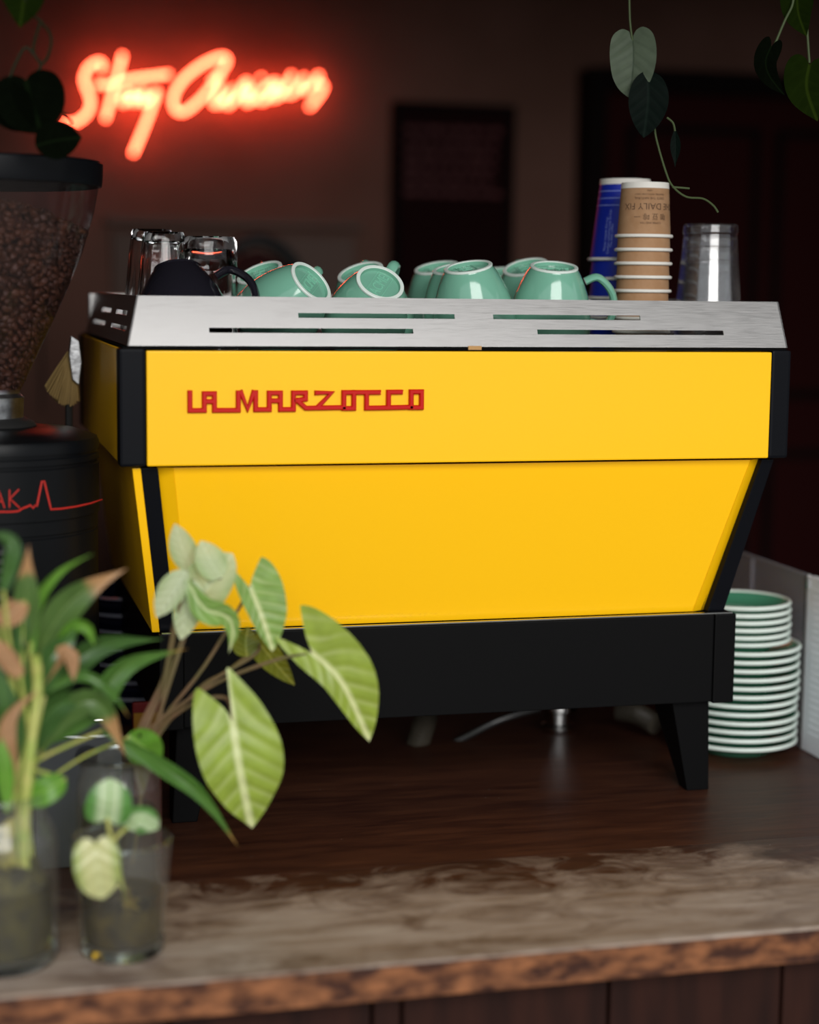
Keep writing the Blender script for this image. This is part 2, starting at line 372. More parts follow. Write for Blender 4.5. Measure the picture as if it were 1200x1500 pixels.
# dark chair with a rounded back by the wall
chx = P(372, 420, 1.75); cx_ = chx.x
ch = thing('chair', 'black round-backed chair with dark red seat by the back wall', 'chair', (cx_, 1.75, -.95)); o = (cx_, 1.75, -.95)
zt = P(372, 352, 1.75).z
pts = [Vector((cx_-.11, 1.72, zt-.55)), Vector((cx_-.11, 1.72, zt-.22)), Vector((cx_-.08, 1.71, zt-.06)), Vector((cx_, 1.70, zt)), Vector((cx_+.08, 1.71, zt-.06)), Vector((cx_+.11, 1.72, zt-.22)), Vector((cx_+.11, 1.72, zt-.55))]
MB().tube(cat(pts, 6), .014, 8).build('back_frame', M['rubber'], ch, o, smooth=True)
q = MB(); poly = [(cx_+  .10*math.cos(a), zt-.2+.18*math.sin(a)) for a in [math.pi*k/10 for k in range(11)]]+[(cx_-.10, zt-.4), (cx_+.10, zt-.4)]
q.prism(poly, lambda a, b, d: (a, d, b), 1.70, 1.715); q.build('backrest', pbr('dark_red_leather', lin((46, 10, 8)), .7, spec=.15), ch, o)
MB().box(cx_-.19, cx_+.19, 1.70, 2.08, zt-.6, zt-.55).build('seat', M['maroon'], ch, o, bevel=.012)
for sx in (-.17, .17):
    for yy in (1.73, 2.05):
        MB().tube([(cx_+sx, yy, zt-.6), (cx_+sx*1.08, yy, -.95)], .014, 8).build('leg', M['rubber'], ch, o)

# neon sign
WN = WY-.045
sgn = thing('neon_sign', 'glowing red-orange neon script sign reading Stay Curious on back wall', 'neon sign', P(290, 150, WY)); o = P(290, 150, WY)
def npx(s, ox, oy, k): return [P(ox+a/k, oy+b/k, WN) for a, b in s]
c4 = (80, 60, 5.455); c5 = (290, 60, 5.714)
strokes = [
 ('letter_s', [(370, 235), (385, 190), (345, 165), (270, 215), (235, 310), (265, 400), (290, 490), (260, 580), (170, 650), (60, 655)], c4),
 ('letter_t', [(545, 105), (520, 210), (470, 400), (405, 630)], c4),
 ('letter_t_bar', [(330, 350), (450, 345), (600, 305), (920, 265)], c4),
 ('letter_a', [(640, 415), (560, 410), (530, 470), (555, 500), (620, 440), (650, 410), (620, 480), (640, 500)], c4),
 ('letter_y', [(650, 500), (700, 410), (720, 400), (700, 480), (730, 500), (820, 400), (780, 520), (720, 680), (625, 905)], c4),
 ('letter_c', [(110, 345), (200, 260), (245, 165), (215, 130), (110, 165), (-30, 270), (-60, 360)], c5),
 ('letter_c', [(835+40, 520), (870+20, 440)], c4),
 ('letter_u', [(190, 380), (130, 500), (150, 535), (210, 500), (290, 395), (230, 510), (250, 545)], c5),
 ('letter_r', [(250, 545), (330, 470), (390, 350), (420, 360), (380, 500)], c5),
 ('letter_i', [(460, 390), (400, 500), (420, 520), (480, 480)], c5),
 ('letter_i_dot', [(520, 300), (540, 320)], c5),
 ('letter_o', [(560, 390), (510, 440), (510, 500), (570, 490), (630, 400), (650, 340), (600, 360), (560, 400)], c5),
 ('letter_u', [(690, 360), (620, 460), (640, 480), (700, 440), (790, 280), (720, 430), (790, 450)], c5),
 ('letter_s', [(790, 450), (850, 380), (890, 300), (870, 380), (900, 420), (980, 350), (1020, 280)], c5),
 ('letter_s_tail', [(1020, 280), (980, 340), (1050, 370), (1020, 450), (930, 560)], c5),
]
strokes[5] = ('letter_c', None, None)
Cp = [P(290+a/5.714, 60+b/5.714, WN) for a, b in [(110, 345), (190, 260), (245, 165), (205, 130), (100, 165)]]+[P(80+a/5.455, 60+b/5.455, WN) for a, b in [(1140, 215), (1020, 320), (950, 450), (965, 550), (1040, 565)]]+[P(290+a/5.714, 60+b/5.714, WN) for a, b in [(10, 500), (100, 400), (190, 300)]]
for nm, s, c_ in strokes:
    if nm == 'letter_c' and s is not None: continue
    pts = Cp if s is None else npx(s, *c_)
    MB().tube(cat(pts, 5), .0042, 8).build(nm, M['neon'], sgn, o, smooth=True)
q = MB()
for (a, b) in ((115, 110), (175, 150), (205, 200), (260, 150), (330, 90), (360, 145), (420, 135), (470, 140)):
    p_ = P(a, b, WN); q.tube([p_, (p_.x, WY, p_.z)], .003, 6)
q.build('standoff', M['rubber'], sgn, o)
q = MB().tube(cat([P(95, 190, WN), P(70, 215, WY-.02), P(60, 330, WY-.01), P(62, 600, WY-.01)], 5), .003, 6); q.build('cable', M['rubber'], sgn, o)

# ------------------------------------------------------------------ counter
ctr = thing('counter', 'dark wooden bar counter with worn grey front edge carrying the machine', 'counter', (.4, 0, -.95)); o = (.4, 0, -.95)
SEAM = -.135
MB().box(-.268, 1.745, SEAM+.0003, .85, -.04, 0).build('back_board', M['topback'], ctr, o)
fb = MB().box(-.268, 1.745, -.376, SEAM-.0003, -.030, 0).build('front_board', M['topfront'], ctr, o)
MB().box(-.268, 1.745, -.380, -.3762, -.0305, -.0025).build('edge_strip', M['edge'], ctr, o, bevel=.0012, label='chipped reddish edge')
x = -.9; ws = [.15, .16, .17, .145]
xs = [P(546, 1480, -.35).x, P(590, 1480, -.35).x, P(893, 1480, -.35).x, P(1146, 1480, -.35).x]
ed = [xs[0]-.17*k for k in range(7, 0, -1)]+xs+[xs[3]+.16*k for k in range(1, 8)]
for a, b in zip(ed[:-1], ed[1:]):
    if a < -.27 or b > 1.745: continue
    MB().box(a+.0015, b-.0015, -.348, -.332, -.93, -.031).build('plank', M['plank'], ctr, o, bevel=.002)
MB().box(-.268, 1.745, -.331, -.30, -.95, -.041).build('carcass', M['dark'], ctr, o)
MB().box(-.268, 1.745, .70, .82, -.95, -.041).build('rear_carcass', M['plank'], ctr, o)

# ------------------------------------------------------------------ espresso machine
em = thing('espresso_machine', 'yellow espresso machine with steel cup tray and black frame on counter', 'espresso machine', (.355, .28, 0)); o = (.355, .28, 0)
W = .71; ZT, ZB = .4894, .3752; XL, XR = .0256, .6877
def pt(name, mb, m, par=em, **k): return mb.build(name, m, par, o, **k)
pt('upper_panel', MB().box(XL+.0008, XR-.0008, -.001, .02, ZB, ZT-.0015), M['yellow'], bevel=.0016)
for (a, b) in ((0, XL), (XR, W)):
    pt('corner_post', MB().box(a, b, 0, .03, ZB-.0005, ZT+.0005), M['blacktrim'], bevel=.003)
    pt('corner_post', MB().box(a, b, .52, .55, ZB-.0005, ZT+.0005), M['blacktrim'], bevel=.003)
for (a, b) in ((.002, .01), (W-.01, W-.002)):
    pt('side_panel', MB().box(a, b, .0305, .5195, ZB, ZT), M['yellow'], bevel=.0015)
pt('core', MB().box(.012, W-.012, .021, .54, ZB+.002, .4675), M['dark'])
pt('barista_panel', MB().box(XL+.001, XR-.001, .541, .553, ZB, ZT), M['black'], bevel=.002)
# cup tray, slotted slanting sheets
def slotted(x0b, x1b, x0t, x1t, fn, rows, zb, zt, th=.0016):
    """sheet between zb and zt; rows: list of (zc, h, [(xa, xb)...]); fn(x, z, d)"""
    mb = MB(); cuts = []
    for zc, h, sl in rows: cuts.append((zc-h/2, zc+h/2, sl))
    cuts.sort(); bands = []; z = zb
    for a, b, sl in cuts: bands += [(z, a, []), (a, b, sl)]; z = b
    bands.append((z, zt, []))
    L_ = lambda z: x0b+(x0t-x0b)*(z-zb)/(zt-zb); Rr = lambda z: x1b+(x1t-x1b)*(z-zb)/(zt-zb)
    allx = sorted({x for _, _, sl in cuts for s in sl for x in s})
    for a, b, sl in bands:
        xa = [None]+allx+[None]
        for i in range(len(xa)-1):
            l0, r0 = xa[i], xa[i+1]
            mid = ((l0 if l0 is not None else -9)+(r0 if r0 is not None else 9))/2 if (l0 is not None and r0 is not None) else None
            if mid is not None and any(s[0] < mid < s[1] for s in sl): continue
            g4 = lambda z: ((L_(z) if l0 is None else l0), (Rr(z) if r0 is None else r0))
            (la, ra), (lb, rb) = g4(a), g4(b)
            mb.hexa([fn(la, a, 0), fn(ra, a, 0), fn(ra, a, th), fn(la, a, th), fn(lb, b, 0), fn(rb, b, 0), fn(rb, b, th), fn(lb, b, th)])
    # drop internal duplicate faces
    key = {}
    for i, fc in enumerate(mb.f):
        k = tuple(sorted(tuple(round(c, 6) for c in mb.v[j]) for j in fc)); key.setdefault(k, []).append(i)
    dead = {i for v in key.values() if len(v) > 1 for i in v}
    mb.f = [fc for i, fc in enumerate(mb.f) if i not in dead]
    return mb
zb, zt = .4925, .5408
yf = lambda z: .003+.020*(z-zb)/(zt-zb)
tray = pt('cup_tray', MB().box(.012, W-.012, .021, .54, .468, .474), M['dark'])
fs_ = slotted(.0085, .7065, .0200, .7035, lambda x, z, d: (x, yf(z)+d, z), [(.5228, .0048, [(.179, .341), (.382, .543)]), (.5078, .0048, [(.089, .296), (.428, .635)])], zb, zt)
pt('rear_rail', fs_, M['steel'], tray, label='brushed steel rail with four slots')
xl = lambda z: .0085+.0115*(z-zb)/(zt-zb)
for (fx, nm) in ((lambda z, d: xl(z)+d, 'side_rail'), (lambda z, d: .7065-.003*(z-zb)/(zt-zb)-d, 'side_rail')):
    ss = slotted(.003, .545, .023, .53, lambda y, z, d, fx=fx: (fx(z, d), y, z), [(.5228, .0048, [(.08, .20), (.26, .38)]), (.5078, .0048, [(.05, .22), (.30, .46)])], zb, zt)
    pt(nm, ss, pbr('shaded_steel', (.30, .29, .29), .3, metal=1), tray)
pt('front_rail', MB().box(.012, .700, .53, .545, .4985, .54), M['steel'], tray, bevel=.001)
pt('seam_clip', MB().box(.352, .366, .0015, .006, .4895, .4935), pbr('brass_clip', (.35, .2, .08), .4, metal=.8), tray)
# gasket line
pt('gasket', MB().box(.004, W-.004, .004, .020, ZT, .4915).box(.004, W-.004, .53, .545, ZT, .4915).box(.004, .016, .020, .53, ZT, .4915).box(W-.016, W-.004, .020, .53, ZT, .4915), M['dark'])
# lower body: rear panel slants back and in
zl0, zl1 = .2025, ZB-.003
def trap(x0t, x1t, x0b, x1b, yt, yb, th, z0=zl0, z1=zl1):
    return MB().hexa([(x0b, yb, z0), (x1b, yb, z0), (x1b, yb+th, z0), (x0b, yb+th, z0), (x0t, yt, z1), (x1t, yt, z1), (x1t, yt+th, z1), (x0t, yt+th, z1)])
pt('lower_panel', trap(.0535, .6735, .0735, .6255, .0135, .0455, .004), M['yellow'], bevel=.0008)
# folded margins of the lower panel, turned a little away
def fold(xa, xb, xc, xd, dy):
    # outer edge (xa top, xc bottom), inner edge (xb top, xd bottom)
    y1, y0 = .0135, .0455
    return MB().hexa([(xc, y0+dy, zl0), (xd, y0, zl0), (xd, y0+.004, zl0), (xc, y0+dy+.004, zl0), (xa, y1+dy, zl1), (xb, y1, zl1), (xb, y1+.004, zl1), (xa, y1+dy+.004, zl1)])
pt('panel_fold', fold(.0385, .0535, .0585, .0735, .009), M['yellow'])
pt('panel_fold', fold(.6865, .6735, .6415, .6255, .009), M['yellow'])
def bar(xt0, xt1, xb0, xb1, yt, yb, d): return trap(xt0, xt1, xb0, xb1, yt, yb, d)
pt('corner_strip', bar(.0215, .0385, .0425, .0585, .013, .042, .02), M['blacktrim'], bevel=.001)
pt('corner_strip', bar(.6865, .7005, .6415, .6610, .013, .042, .02), M['blacktrim'], bevel=.001)
for s in (0, 1):
    X = (lambda x: x) if s == 0 else (lambda x: .697-(x-.0135)*1.9)
    mb = MB().hexa([(X(.0345), .046, zl0), (X(.0395), .046, zl0), (X(.0395), .50, zl0), (X(.0345), .50, zl0), (X(.0135), .017, zl1), (X(.0185), .017, zl1), (X(.0185), .52, zl1), (X(.0135), .52, zl1)])
    pt('lower_side_panel', mb, M['yellow'], bevel=.0008)
    mb = MB().hexa([(X(.0345), .0395, zl0), (X(.0422), .0395, zl0), (X(.0422), .0455, zl0), (X(.0345), .0455, zl0), (X(.0130), .0105, zl1), (X(.0212), .0105, zl1), (X(.0212), .0165, zl1), (X(.0130), .0165, zl1)])
    if s == 0: pt('side_panel_lip', mb, M['yellow'], bevel=.0006)
mb = MB().hexa([(.062, .053, zl0), (.640, .053, zl0), (.640, .49, zl0), (.062, .49, zl0), (.042, .022, zl1), (.68, .022, zl1), (.68, .52, zl1), (.042, .52, zl1)])
pt('lower_core', mb, M['dark'])
# base
bx1, bx2, bzb, bz = .0403, .6697, .103, .2012
pt('base', MB().box(bx1+.025, bx2-.025, .030, .53, bzb+.001, bz), M['black'], bevel=.0012)
for (a, b) in ((bx1, bx1+.0245), (bx2-.0245, bx2)):
    pt('base_end_cap', MB().box(a, b, .028, .532, bzb-.0005, bz+.0005), M['black'], bevel=.0015)
pt('base_edge', MB().box(bx1+.003, bx2-.003, .031, .036, bz+.0006, bz+.0019), M['chrome'])
# feet
def foot(sx, sy):
    X = (lambda x: x) if sx > 0 else (lambda x: .7066-x)
    Yy = (lambda y: y) if sy > 0 else (lambda y: .56-y)
    q = [(.626, .046, 0), (.652, .046, 0), (.652, .068, 0), (.626, .068, 0), (.604, .043, .1022), (.6475, .043, .1022), (.6475, .110, .1022), (.604, .110, .1022)]
    return MB().hexa([(X(a), Yy(b), c) for a, b, c in q])
for sx in (1, -1):
    for sy in (1, -1):
        pt('leg', foot(sx, sy), M['black'], bevel=.0015)
# raised lettering
LX = lambda a: .066+(a-100)/980*.238
LZ = lambda b: .4497-(b-90)/92*.0222
SW = 9.6
logo = [[(109, 99), (109, 172), (167, 172), (167, 104), (208, 104), (208, 172), (305, 172), (305, 100)], [(167, 136), (208, 136)],
 [(316, 99), (343, 168), (368, 99)], [(376, 99), (376, 170), (432, 170), (432, 102), (478, 102), (478, 170), (532, 170), (532, 102), (582, 102), (582, 128), (540, 134)], [(432, 134), (478, 134)],
 [(548, 134), (583, 165), (742, 163)], [(628, 102), (690, 102), (634, 160)], [(742, 165), (742, 101), (784, 101), (784, 167), (742, 167)], [(784, 101), (890, 101)],
 [(838, 103), (838, 166), (931, 165), (931, 100), (984, 100)], [(931, 165), (1028, 163), (1028, 99), (1072, 99), (1072, 165), (1028, 165)]]
mb = MB()
def offs(st, hw, ext):
    n = len(st); out = []
    cl = st[0] == st[-1]
    pts = [Vector(p) for p in st]
    dirs = [(pts[i+1]-pts[i]).normalized() for i in range(n-1)]
    if not cl: pts[0] = pts[0]-dirs[0]*ext; pts[-1] = pts[-1]+dirs[-1]*ext
    for i in range(n):
        d0 = dirs[i-1] if i > 0 else (dirs[-1] if cl else dirs[0]); d1 = dirs[i] if i < n-1 else (dirs[0] if cl else dirs[-1])
        n0 = Vector((-d0.y, d0.x)); n1 = Vector((-d1.y, d1.x)); m_ = (n0+n1)
        m_ = n0 if m_.length < 1e-3 else m_.normalized(); k = min(1/max(m_.dot(n0), .35), 1.6)
        out.append((pts[i]+m_*hw*k, pts[i]-m_*hw*k))
    return out
for si, st in enumerate(logo):
    e0, e1 = offs(st, SW, SW*.9), offs(st, SW*.62, SW*.55); yo = -.0052-.00006*si
    W3 = lambda p, y: (LX(p.x), y, LZ(p.y))
    vs, fs = [], []
    for (a, b), (c_, d_) in zip(e0, e1): vs += [W3(a, -.001), W3(a, yo+.0009), W3(c_, yo), W3(d_, yo), W3(b, yo+.0009), W3(b, -.001)]
    for i in range(len(st)-1):
        for k in range(5): fs.append((i*6+k, i*6+k+1, i*6+k+7, i*6+k+6))
    fs += [tuple(range(6)), tuple((len(st)-1)*6+k for k in range(5, -1, -1))]
    mb.add(vs, fs)
pt('lettering', mb, M['red'], label='raised red joined capital lettering')
# barista side: group heads and drip tray (out of the camera's sight, complete from the side)
for gx in (.22, .49):
    q = MB().lathe([(0, .26), (.035, .26), (.038, .30), (.038, .372)], (gx, .58, 0), 20); pt('group_head', q, M['chrome'], smooth=True)
pt('drip_tray', MB().box(.05, .66, .535, .68, .19, .21), M['steel'], bevel=.002)
pt('drip_tray_body', MB().box(.055, .655, .534, .67, .09, .189), M['black'], bevel=.002)
# hoses and fittings under the base
def corr(pts, r, name, m, amp=.25, n=26):
    c_ = cat(pts, n//(len(pts)-1)+1); rr = [r*(1+amp*(1 if i % 2 else -1)*.5) for i in range(len(c_))]
    return pt(name, MB().tube(c_, rr, 10), m, smooth=True)
corr([P(628, 1040, .30), P(622, 1058, .30), P(612, 1092, .31)], .013, 'drain_hose', M['hose'])
corr([P(905, 1040, .32), P(935, 1046, .30), P(962, 1062, .27)], .012, 'drain_hose', M['hose'])
pt('water_hose', MB().tube(cat([P(790, 1038, .30), P(730, 1056, .30), P(660, 1090, .32), P(600, 1108, .34)], 6), .0045, 8), pbr('dull_braid', (.10, .10, .10), .35, metal=.8), smooth=True)
pc = P(818, 1052, .33)
pt('drain_fitting', MB().lathe([(0, -.018), (.019, -.018), (.021, -.012), (.021, -.008), (.016, -.006), (.016, .008), (.023, .012), (.023, .03), (0, .03)], pc, 24), M['chrome'], smooth=True)

# ------------------------------------------------------------------ cups on the tray
TZ = .4745
def cup_proto(name, label, mats, group, r_mouth=.044, r_base=.0255, h=.075, handle=True, stamp=None, big=False):
    """inverted cup: mouth at z=0, foot at z=h"""
    t = thing(name, label, 'cup', group=group)
    hs = [(1.0, 0), (1.02, .10), (1.01, .25), (.96, .45), (.88, .62), (.77, .78), (.67, .90), (.60, .965), (.58, .985), (.58, 1.0)]
    pr = [(r_mouth*a if a > .6 else max(r_mouth*a, r_base), h*b) for a, b in hs]
    k = r_base/(r_mouth*.58)
    pr = [(r_mouth*a*(1-(b**2)*(1-k)), h*b) for a, b in hs]
    outer = pr+[(r_base*.86, h), (r_base*.84, h-.0035), (0, h-.0035)]
    inner = [(0, h-.007), (r_base*.8, h-.0075)]+[(max(r-.0035, .001), z) for r, z in reversed(pr[:-2])]
    q = MB().lathe(outer, n=40); q.build('body', mats[0], t, smooth=True, auto=50)
    q = MB().lathe(inner+[(pr[0][0], 0)], n=40); q.build('inside', mats[2], t, smooth=True, auto=50)
    a, b = r_base*1.02, r_base*.86
    MB().lathe([(a, h-.0012), (a, h+.0004), (a-.0006, h+.001), (b+.0005, h+.001), (b, h+.0004), (b, h-.003)], n=40).build('foot_ring', mats[1], t, smooth=True)
    if handle:
        rr = lambda z: r_mouth*1.0
        pts = [(r_mouth*.80, 0, h*.80), (r_mouth*1.12, 0, h*.86), (r_mouth*1.48, 0, h*.66), (r_mouth*1.58, 0, h*.38), (r_mouth*1.42, 0, h*.18), (r_mouth*.99, 0, h*.20)]
        hb = MB().tube(cat(pts, 6), .0043, 10); hb.v = [Vector((v.x, v.y*1.35, v.z)) for v in hb.v]
        hb.build('handle', mats[0], t, smooth=True)
    if stamp:
        vs, fs = text_geo(stamp, .0135, .0003)
        mb = MB().add([Vector((v.x*.95, v.y*1.25, v.z+h-.0032)) for v in vs], fs)
        a, b = .0185, .0085
        for (x0, x1, y0, y1) in ((-a, a, b, b+.0006), (-a, a, -b-.0006, -b), (-a, -a+.0006, -b, b), (a-.0006, a, -b, b)): mb.box(x0, x1, y0, y1, h-.0036, h-.0029)
        mb.build('stamp', mats[3], t)
    return t
gm = [M['green'], M['rimw'], M['inner'], M['stamp']]
def pose(base, axis, spin, h):
    """matrix putting the foot centre at base, cup axis (mouth to foot) along axis"""
    a = Vector(axis).normalized(); x = Vector((1, 0, 0)); x = (x-a*x.dot(a)).normalized(); y = a.cross(x)
    rot = Matrix((x, y, a)).transposed().to_4x4() @ Matrix.Rotation(R_(spin), 4, 'Z')
    return Matrix.Translation(Vector(base)-a*h) @ rot
H = .075
cups = [ # foot centre px, depth, axis, handle spin, label
 ((456, 413), .085, (.52, -.58, .62), 58, 'mint green cup lying tipped beside the black cup, stamped base turned right'),
 ((557, 414), .085, (.12, -.68, .72), 58, 'mint green cup lying on its side, stamped base facing the camera, handle up'),
 ((686, 391), .100, (-.20, -.20, .96), 95, 'upturned mint green cup left of the tray seam, tilted left, no handle showing'),
 ((812, 391), .095, (-.02, -.24, .97), -8, 'upturned mint green cup with handle pointing right to the blue paper cups'),
 ((380, 399), .180, (-.40, -.26, .88), 80, 'mint green cup behind the black cup handle, leaning left'),
 ((528, 399), .180, (-.34, -.30, .88), 75, 'mint green cup half hidden behind the tipped cup with raised handle'),
 ((668, 393), .150, (-.20, -.16, .96), 90, 'mint green cup directly behind the upturned cup left of the seam'),
 ((640, 392), .235, (-.22, -.20, .95), 90, 'mint green cup furthest back in the middle cluster, only its rim and left side seen'),
 ((770, 391), .185, (-.30, -.26, .92), 85, 'mint green cup tilted left behind the cup with the right-pointing handle'),
 ((735, 399), .290, (-.10, -.20, .97), 90, 'mint green cup far back, only a sliver seen between two front cups'),
]
proto = cup_proto('cup', cups[0][4], gm, 'mint green cups on the cup tray', stamp='ACME')
for i, (b, y, ax, sp, lb) in enumerate(cups):
    Mx = pose(P(*b, y), ax, sp, H)
    if i == 0: proto.matrix_world = Mx
    else: copy_tree(proto, lb, M=Mx)
bc = cup_proto('cup', 'glossy black cup upside down at the left end of the tray', [M['blackglaze']]*3, None, r_mouth=.049, r_base=.024, h=.072)
bc.matrix_world = pose(P(260, 394, .10), (-.04, .38, .92), -20, .072)

# upturned drinking glasses
def glass_geo(rb, rm, h, facets, ledge=False):
    fn = None
    if facets:
        def fn(v, j):
            t = v.z/h
            k = 1-.045*(1 if (j % 4) in (1, 2, 3) else 0)*(1 if .18 < t < .97 else 0)
            return Vector((v.x*k, v.y*k, v.z))
    if ledge: out = [(rm, 0), (rm*.985, h*.3), (rm*.93, h*.68), (rm*.99, h*.72), (rm*.97, h*.96), (rm*.90, h)]
    else: out = [(rm, 0), (rm*.98, h*.2), (rm+(rb-rm)*.5, h*.5), (rm+(rb-rm)*.8, h*.8), (rb, h*.97), (rb*.92, h)]
    q = MB(); prof = out+[(rb*.6, h), (rb*.5, h-.003), (0, h-.003)]
    q.lathe(prof, n=40, facet=fn)
    inn = [(0, h-.014), (rb*.7, h-.0135), (rb*.86, h-.011 if not ledge else h-.016)]+[(max(r-.0028, .002), z) for r, z in reversed(out[:-2])]
    inn[-1] = (out[0][0]-.0016, 0)
    q.lathe(inn+[(rm, 0)], n=40)
    return q
def make_glass(lb, px, y, top, rb, rm, facets, ledge=False):
    c_ = P(px, top, y); h = c_.z-TZ
    t = glass_geo(rb, rm, h, facets, ledge).build('drinking_glass', M['glass'], smooth=True, auto=28)
    t.location = (c_.x, c_.y, TZ)
    return tag(t, lb, 'glass', 'upturned drinking glasses on the tray')
make_glass('tall faceted glass upside down, leftmost on the tray', 222, .24, 336, .022, .036, True)
make_glass('faceted glass upside down directly behind the black cup', 240, .165, 340, .022, .034, True)
make_glass('smooth glass upside down between the faceted and the ledged glass', 281, .25, 349, .021, .033, False)
make_glass('ledged glass upside down behind the black cup handle', 303, .175, 347, .0245, .033, False, True)

# paper cups, clear cups: upside down, nested
def paper_cup(name, rb, rr, h, wall, mats, label, group):
    t = thing(name, label, 'paper cup' if wall else 'plastic cup', group=group)
    k = .09*h/.062
    bt = .0065
    MB().lathe([(rr-.001, .001), (rb, h-bt)], n=36).build('wall', mats[0], t, smooth=True)
    MB().lathe([(rb+.0002, h-bt), (rb-.0003, h), (rb-.0015, h), (rb-.0018, h-bt), (0, h-bt)], n=36).build('base', mats[1], t, smooth=True)
    MB().tube([(math.cos(a)*rr, math.sin(a)*rr, .0018) for a in [2*math.pi*i/40 for i in range(40)]], .0019, 8, closed=True).build('rim', mats[1], t, smooth=True)
    return t
def wrap_text(s, size, zc, ang, rb, rr, h, flip, m, name, par, vertical=False):
    vs, fs = text_geo(s, size, .0)
    out = []
    for v in vs:
        a_, b_ = v.x, v.y
        if vertical: a_, b_ = -v.y, v.x
        if flip: a_, b_ = -a_, -b_
        z = zc+b_; r = rr-.001+(rb-rr+.001)*((z-.001)/(h-.0075)); r += .00025
        th = ang+a_/r; out.append(Vector((r*math.cos(th), r*math.sin(th), z)))
    MB().add(out, fs).build(name, m, par)
# kraft stack
kc = P(941, 430, .115); kt = P(941, 268, .115).z; hk = .0595; pk = .0138
n_k = int((kt-hk-TZ)/pk)+1; pk = (kt-hk-TZ)/(n_k-1)
ords = ['topmost', 'second', 'third', 'fourth', 'fifth', 'sixth', 'seventh', 'eighth', 'ninth']
vd = math.atan2(CAM.y-.115, CAM.x-kc.x)
kp = paper_cup('paper_cup', .0262, .0302, hk, True, [M['kraft'], M['white']], '', 'kraft paper cups nested upside down')
for i in range(n_k):
    lb = 'brown kraft paper cup with white rim, %s in its upside-down stack' % (ords[n_k-1-i] if i else 'lowest')
    lb = lb.replace(', in', ' in')
    loc = (kc.x, kc.y, TZ+i*pk)
    if i == 0: kp.location = loc; kp['label'] = lb; c_ = kp
    else: c_ = copy_tree(kp, lb, loc=loc)
    if i == n_k-1: top = c_
top['label'] = 'topmost brown kraft paper cup, upside down, printed with THE DAILY FIX'
A = (.0262, .0302, hk)
wrap_text('THE DAILY FIX', .0098, .0335, vd+.30, *A, True, M['ink'], 'lettering', top)
wrap_text('咖 豆 啡 一', .0078, .0225, vd+.25, *A, True, M['ink'], 'lettering', top)
wrap_text('TASTE THE NATURAL', .0036, .0420, vd+.22, *A, True, M['ink'], 'lettering', top)
wrap_text('ROASTED WITH CARE DAILY', .0026, .0462, vd+.22, *A, True, M['ink'], 'lettering', top)
wrap_text('coffee', .0026, .0500, vd+.20, *A, True, M['ink'], 'lettering', top)
wrap_text('COFFEE AND TEA', .0030, .0155, vd+.26, *A, True, M['ink'], 'lettering', top)
# blue stack
bcx = P(912, 430, .205); btz = P(912, 263, .205).z; hb_ = .0925; pb = .0185
n_b = 4; tz0 = btz-hb_-pb*(n_b-1)
n_b = int((btz-hb_-TZ)/pb)+1; pb = (btz-hb_-TZ)/(n_b-1)
bp = paper_cup('paper_cup', .0290, .0395, hb_, True, [M['blue'], M['white']], '', 'blue paper cups nested upside down')
for i in range(n_b):
    lb = 'blue paper cup with white rim, %s in its upside-down stack' % (ords[n_b-1-i] if i else 'lowest')
    loc = (bcx.x, bcx.y, TZ+i*pb)
    if i == 0: bp.location = loc; bp['label'] = lb; c_ = bp
    else: c_ = copy_tree(bp, lb, loc=loc)
    if i == n_b-1: top = c_
top['label'] = 'topmost blue paper cup, upside down, with thin white lines near its base'
for z in (hb_-.0145, hb_-.0225, hb_-.0305):
    r = .0385+(.0290-.0385)*((z-.001)/(hb_-.0075))+.0003
    MB().lathe([(r, z), (r-.0001, z+.0007)], n=36).build('printed_line', M['inkw'], top)
vb = math.atan2(CAM.y-.205, CAM.x-bcx.x)
for s_, da, zc in (('Please recycle this cup', -.62, .030), ('Caution contents may be hot', -.50, .032), ('The daily coffee', -.40, .028)):
    wrap_text(s_, .0042, zc, vb+da, .0290, .0395, hb_, False, M['inkw'], 'lettering', top, vertical=True)
# clear plastic cups
pcx = P(1038, 430, .13); ptz = P(1038, 328, .13).z; hp = .108
pp = None
for i in range(4):
    loc = (pcx.x, pcx.y, TZ+i*(ptz-TZ-hp)/3)
    if pp is None:
        pp = thing('plastic_cup', '', 'plastic cup', group='clear plastic cups nested upside down')
        MB().lathe([(.0395, .001), (.0385, .012), (.0372, .0125), (.0300, hp-.012), (.0312, hp-.010), (.0306, hp-.002), (.0285, hp)], n=40).build('wall', M['pet'], pp, smooth=True)
        MB().lathe([(.0285, hp), (.026, hp-.004), (0, hp-.003)], n=40).build('base', M['pet'], pp, smooth=True)
        MB().tube([(math.cos(a)*.040, math.sin(a)*.040, .0015) for a in [2*math.pi*i/40 for i in range(40)]], .0015, 8, closed=True).build('rim', M['pet'], pp, smooth=True)
        pp.location = loc; pp['label'] = 'clear plastic cup nested in the upside-down stack right of the kraft cups'
    else: copy_tree(pp, pp['label'], loc=loc)

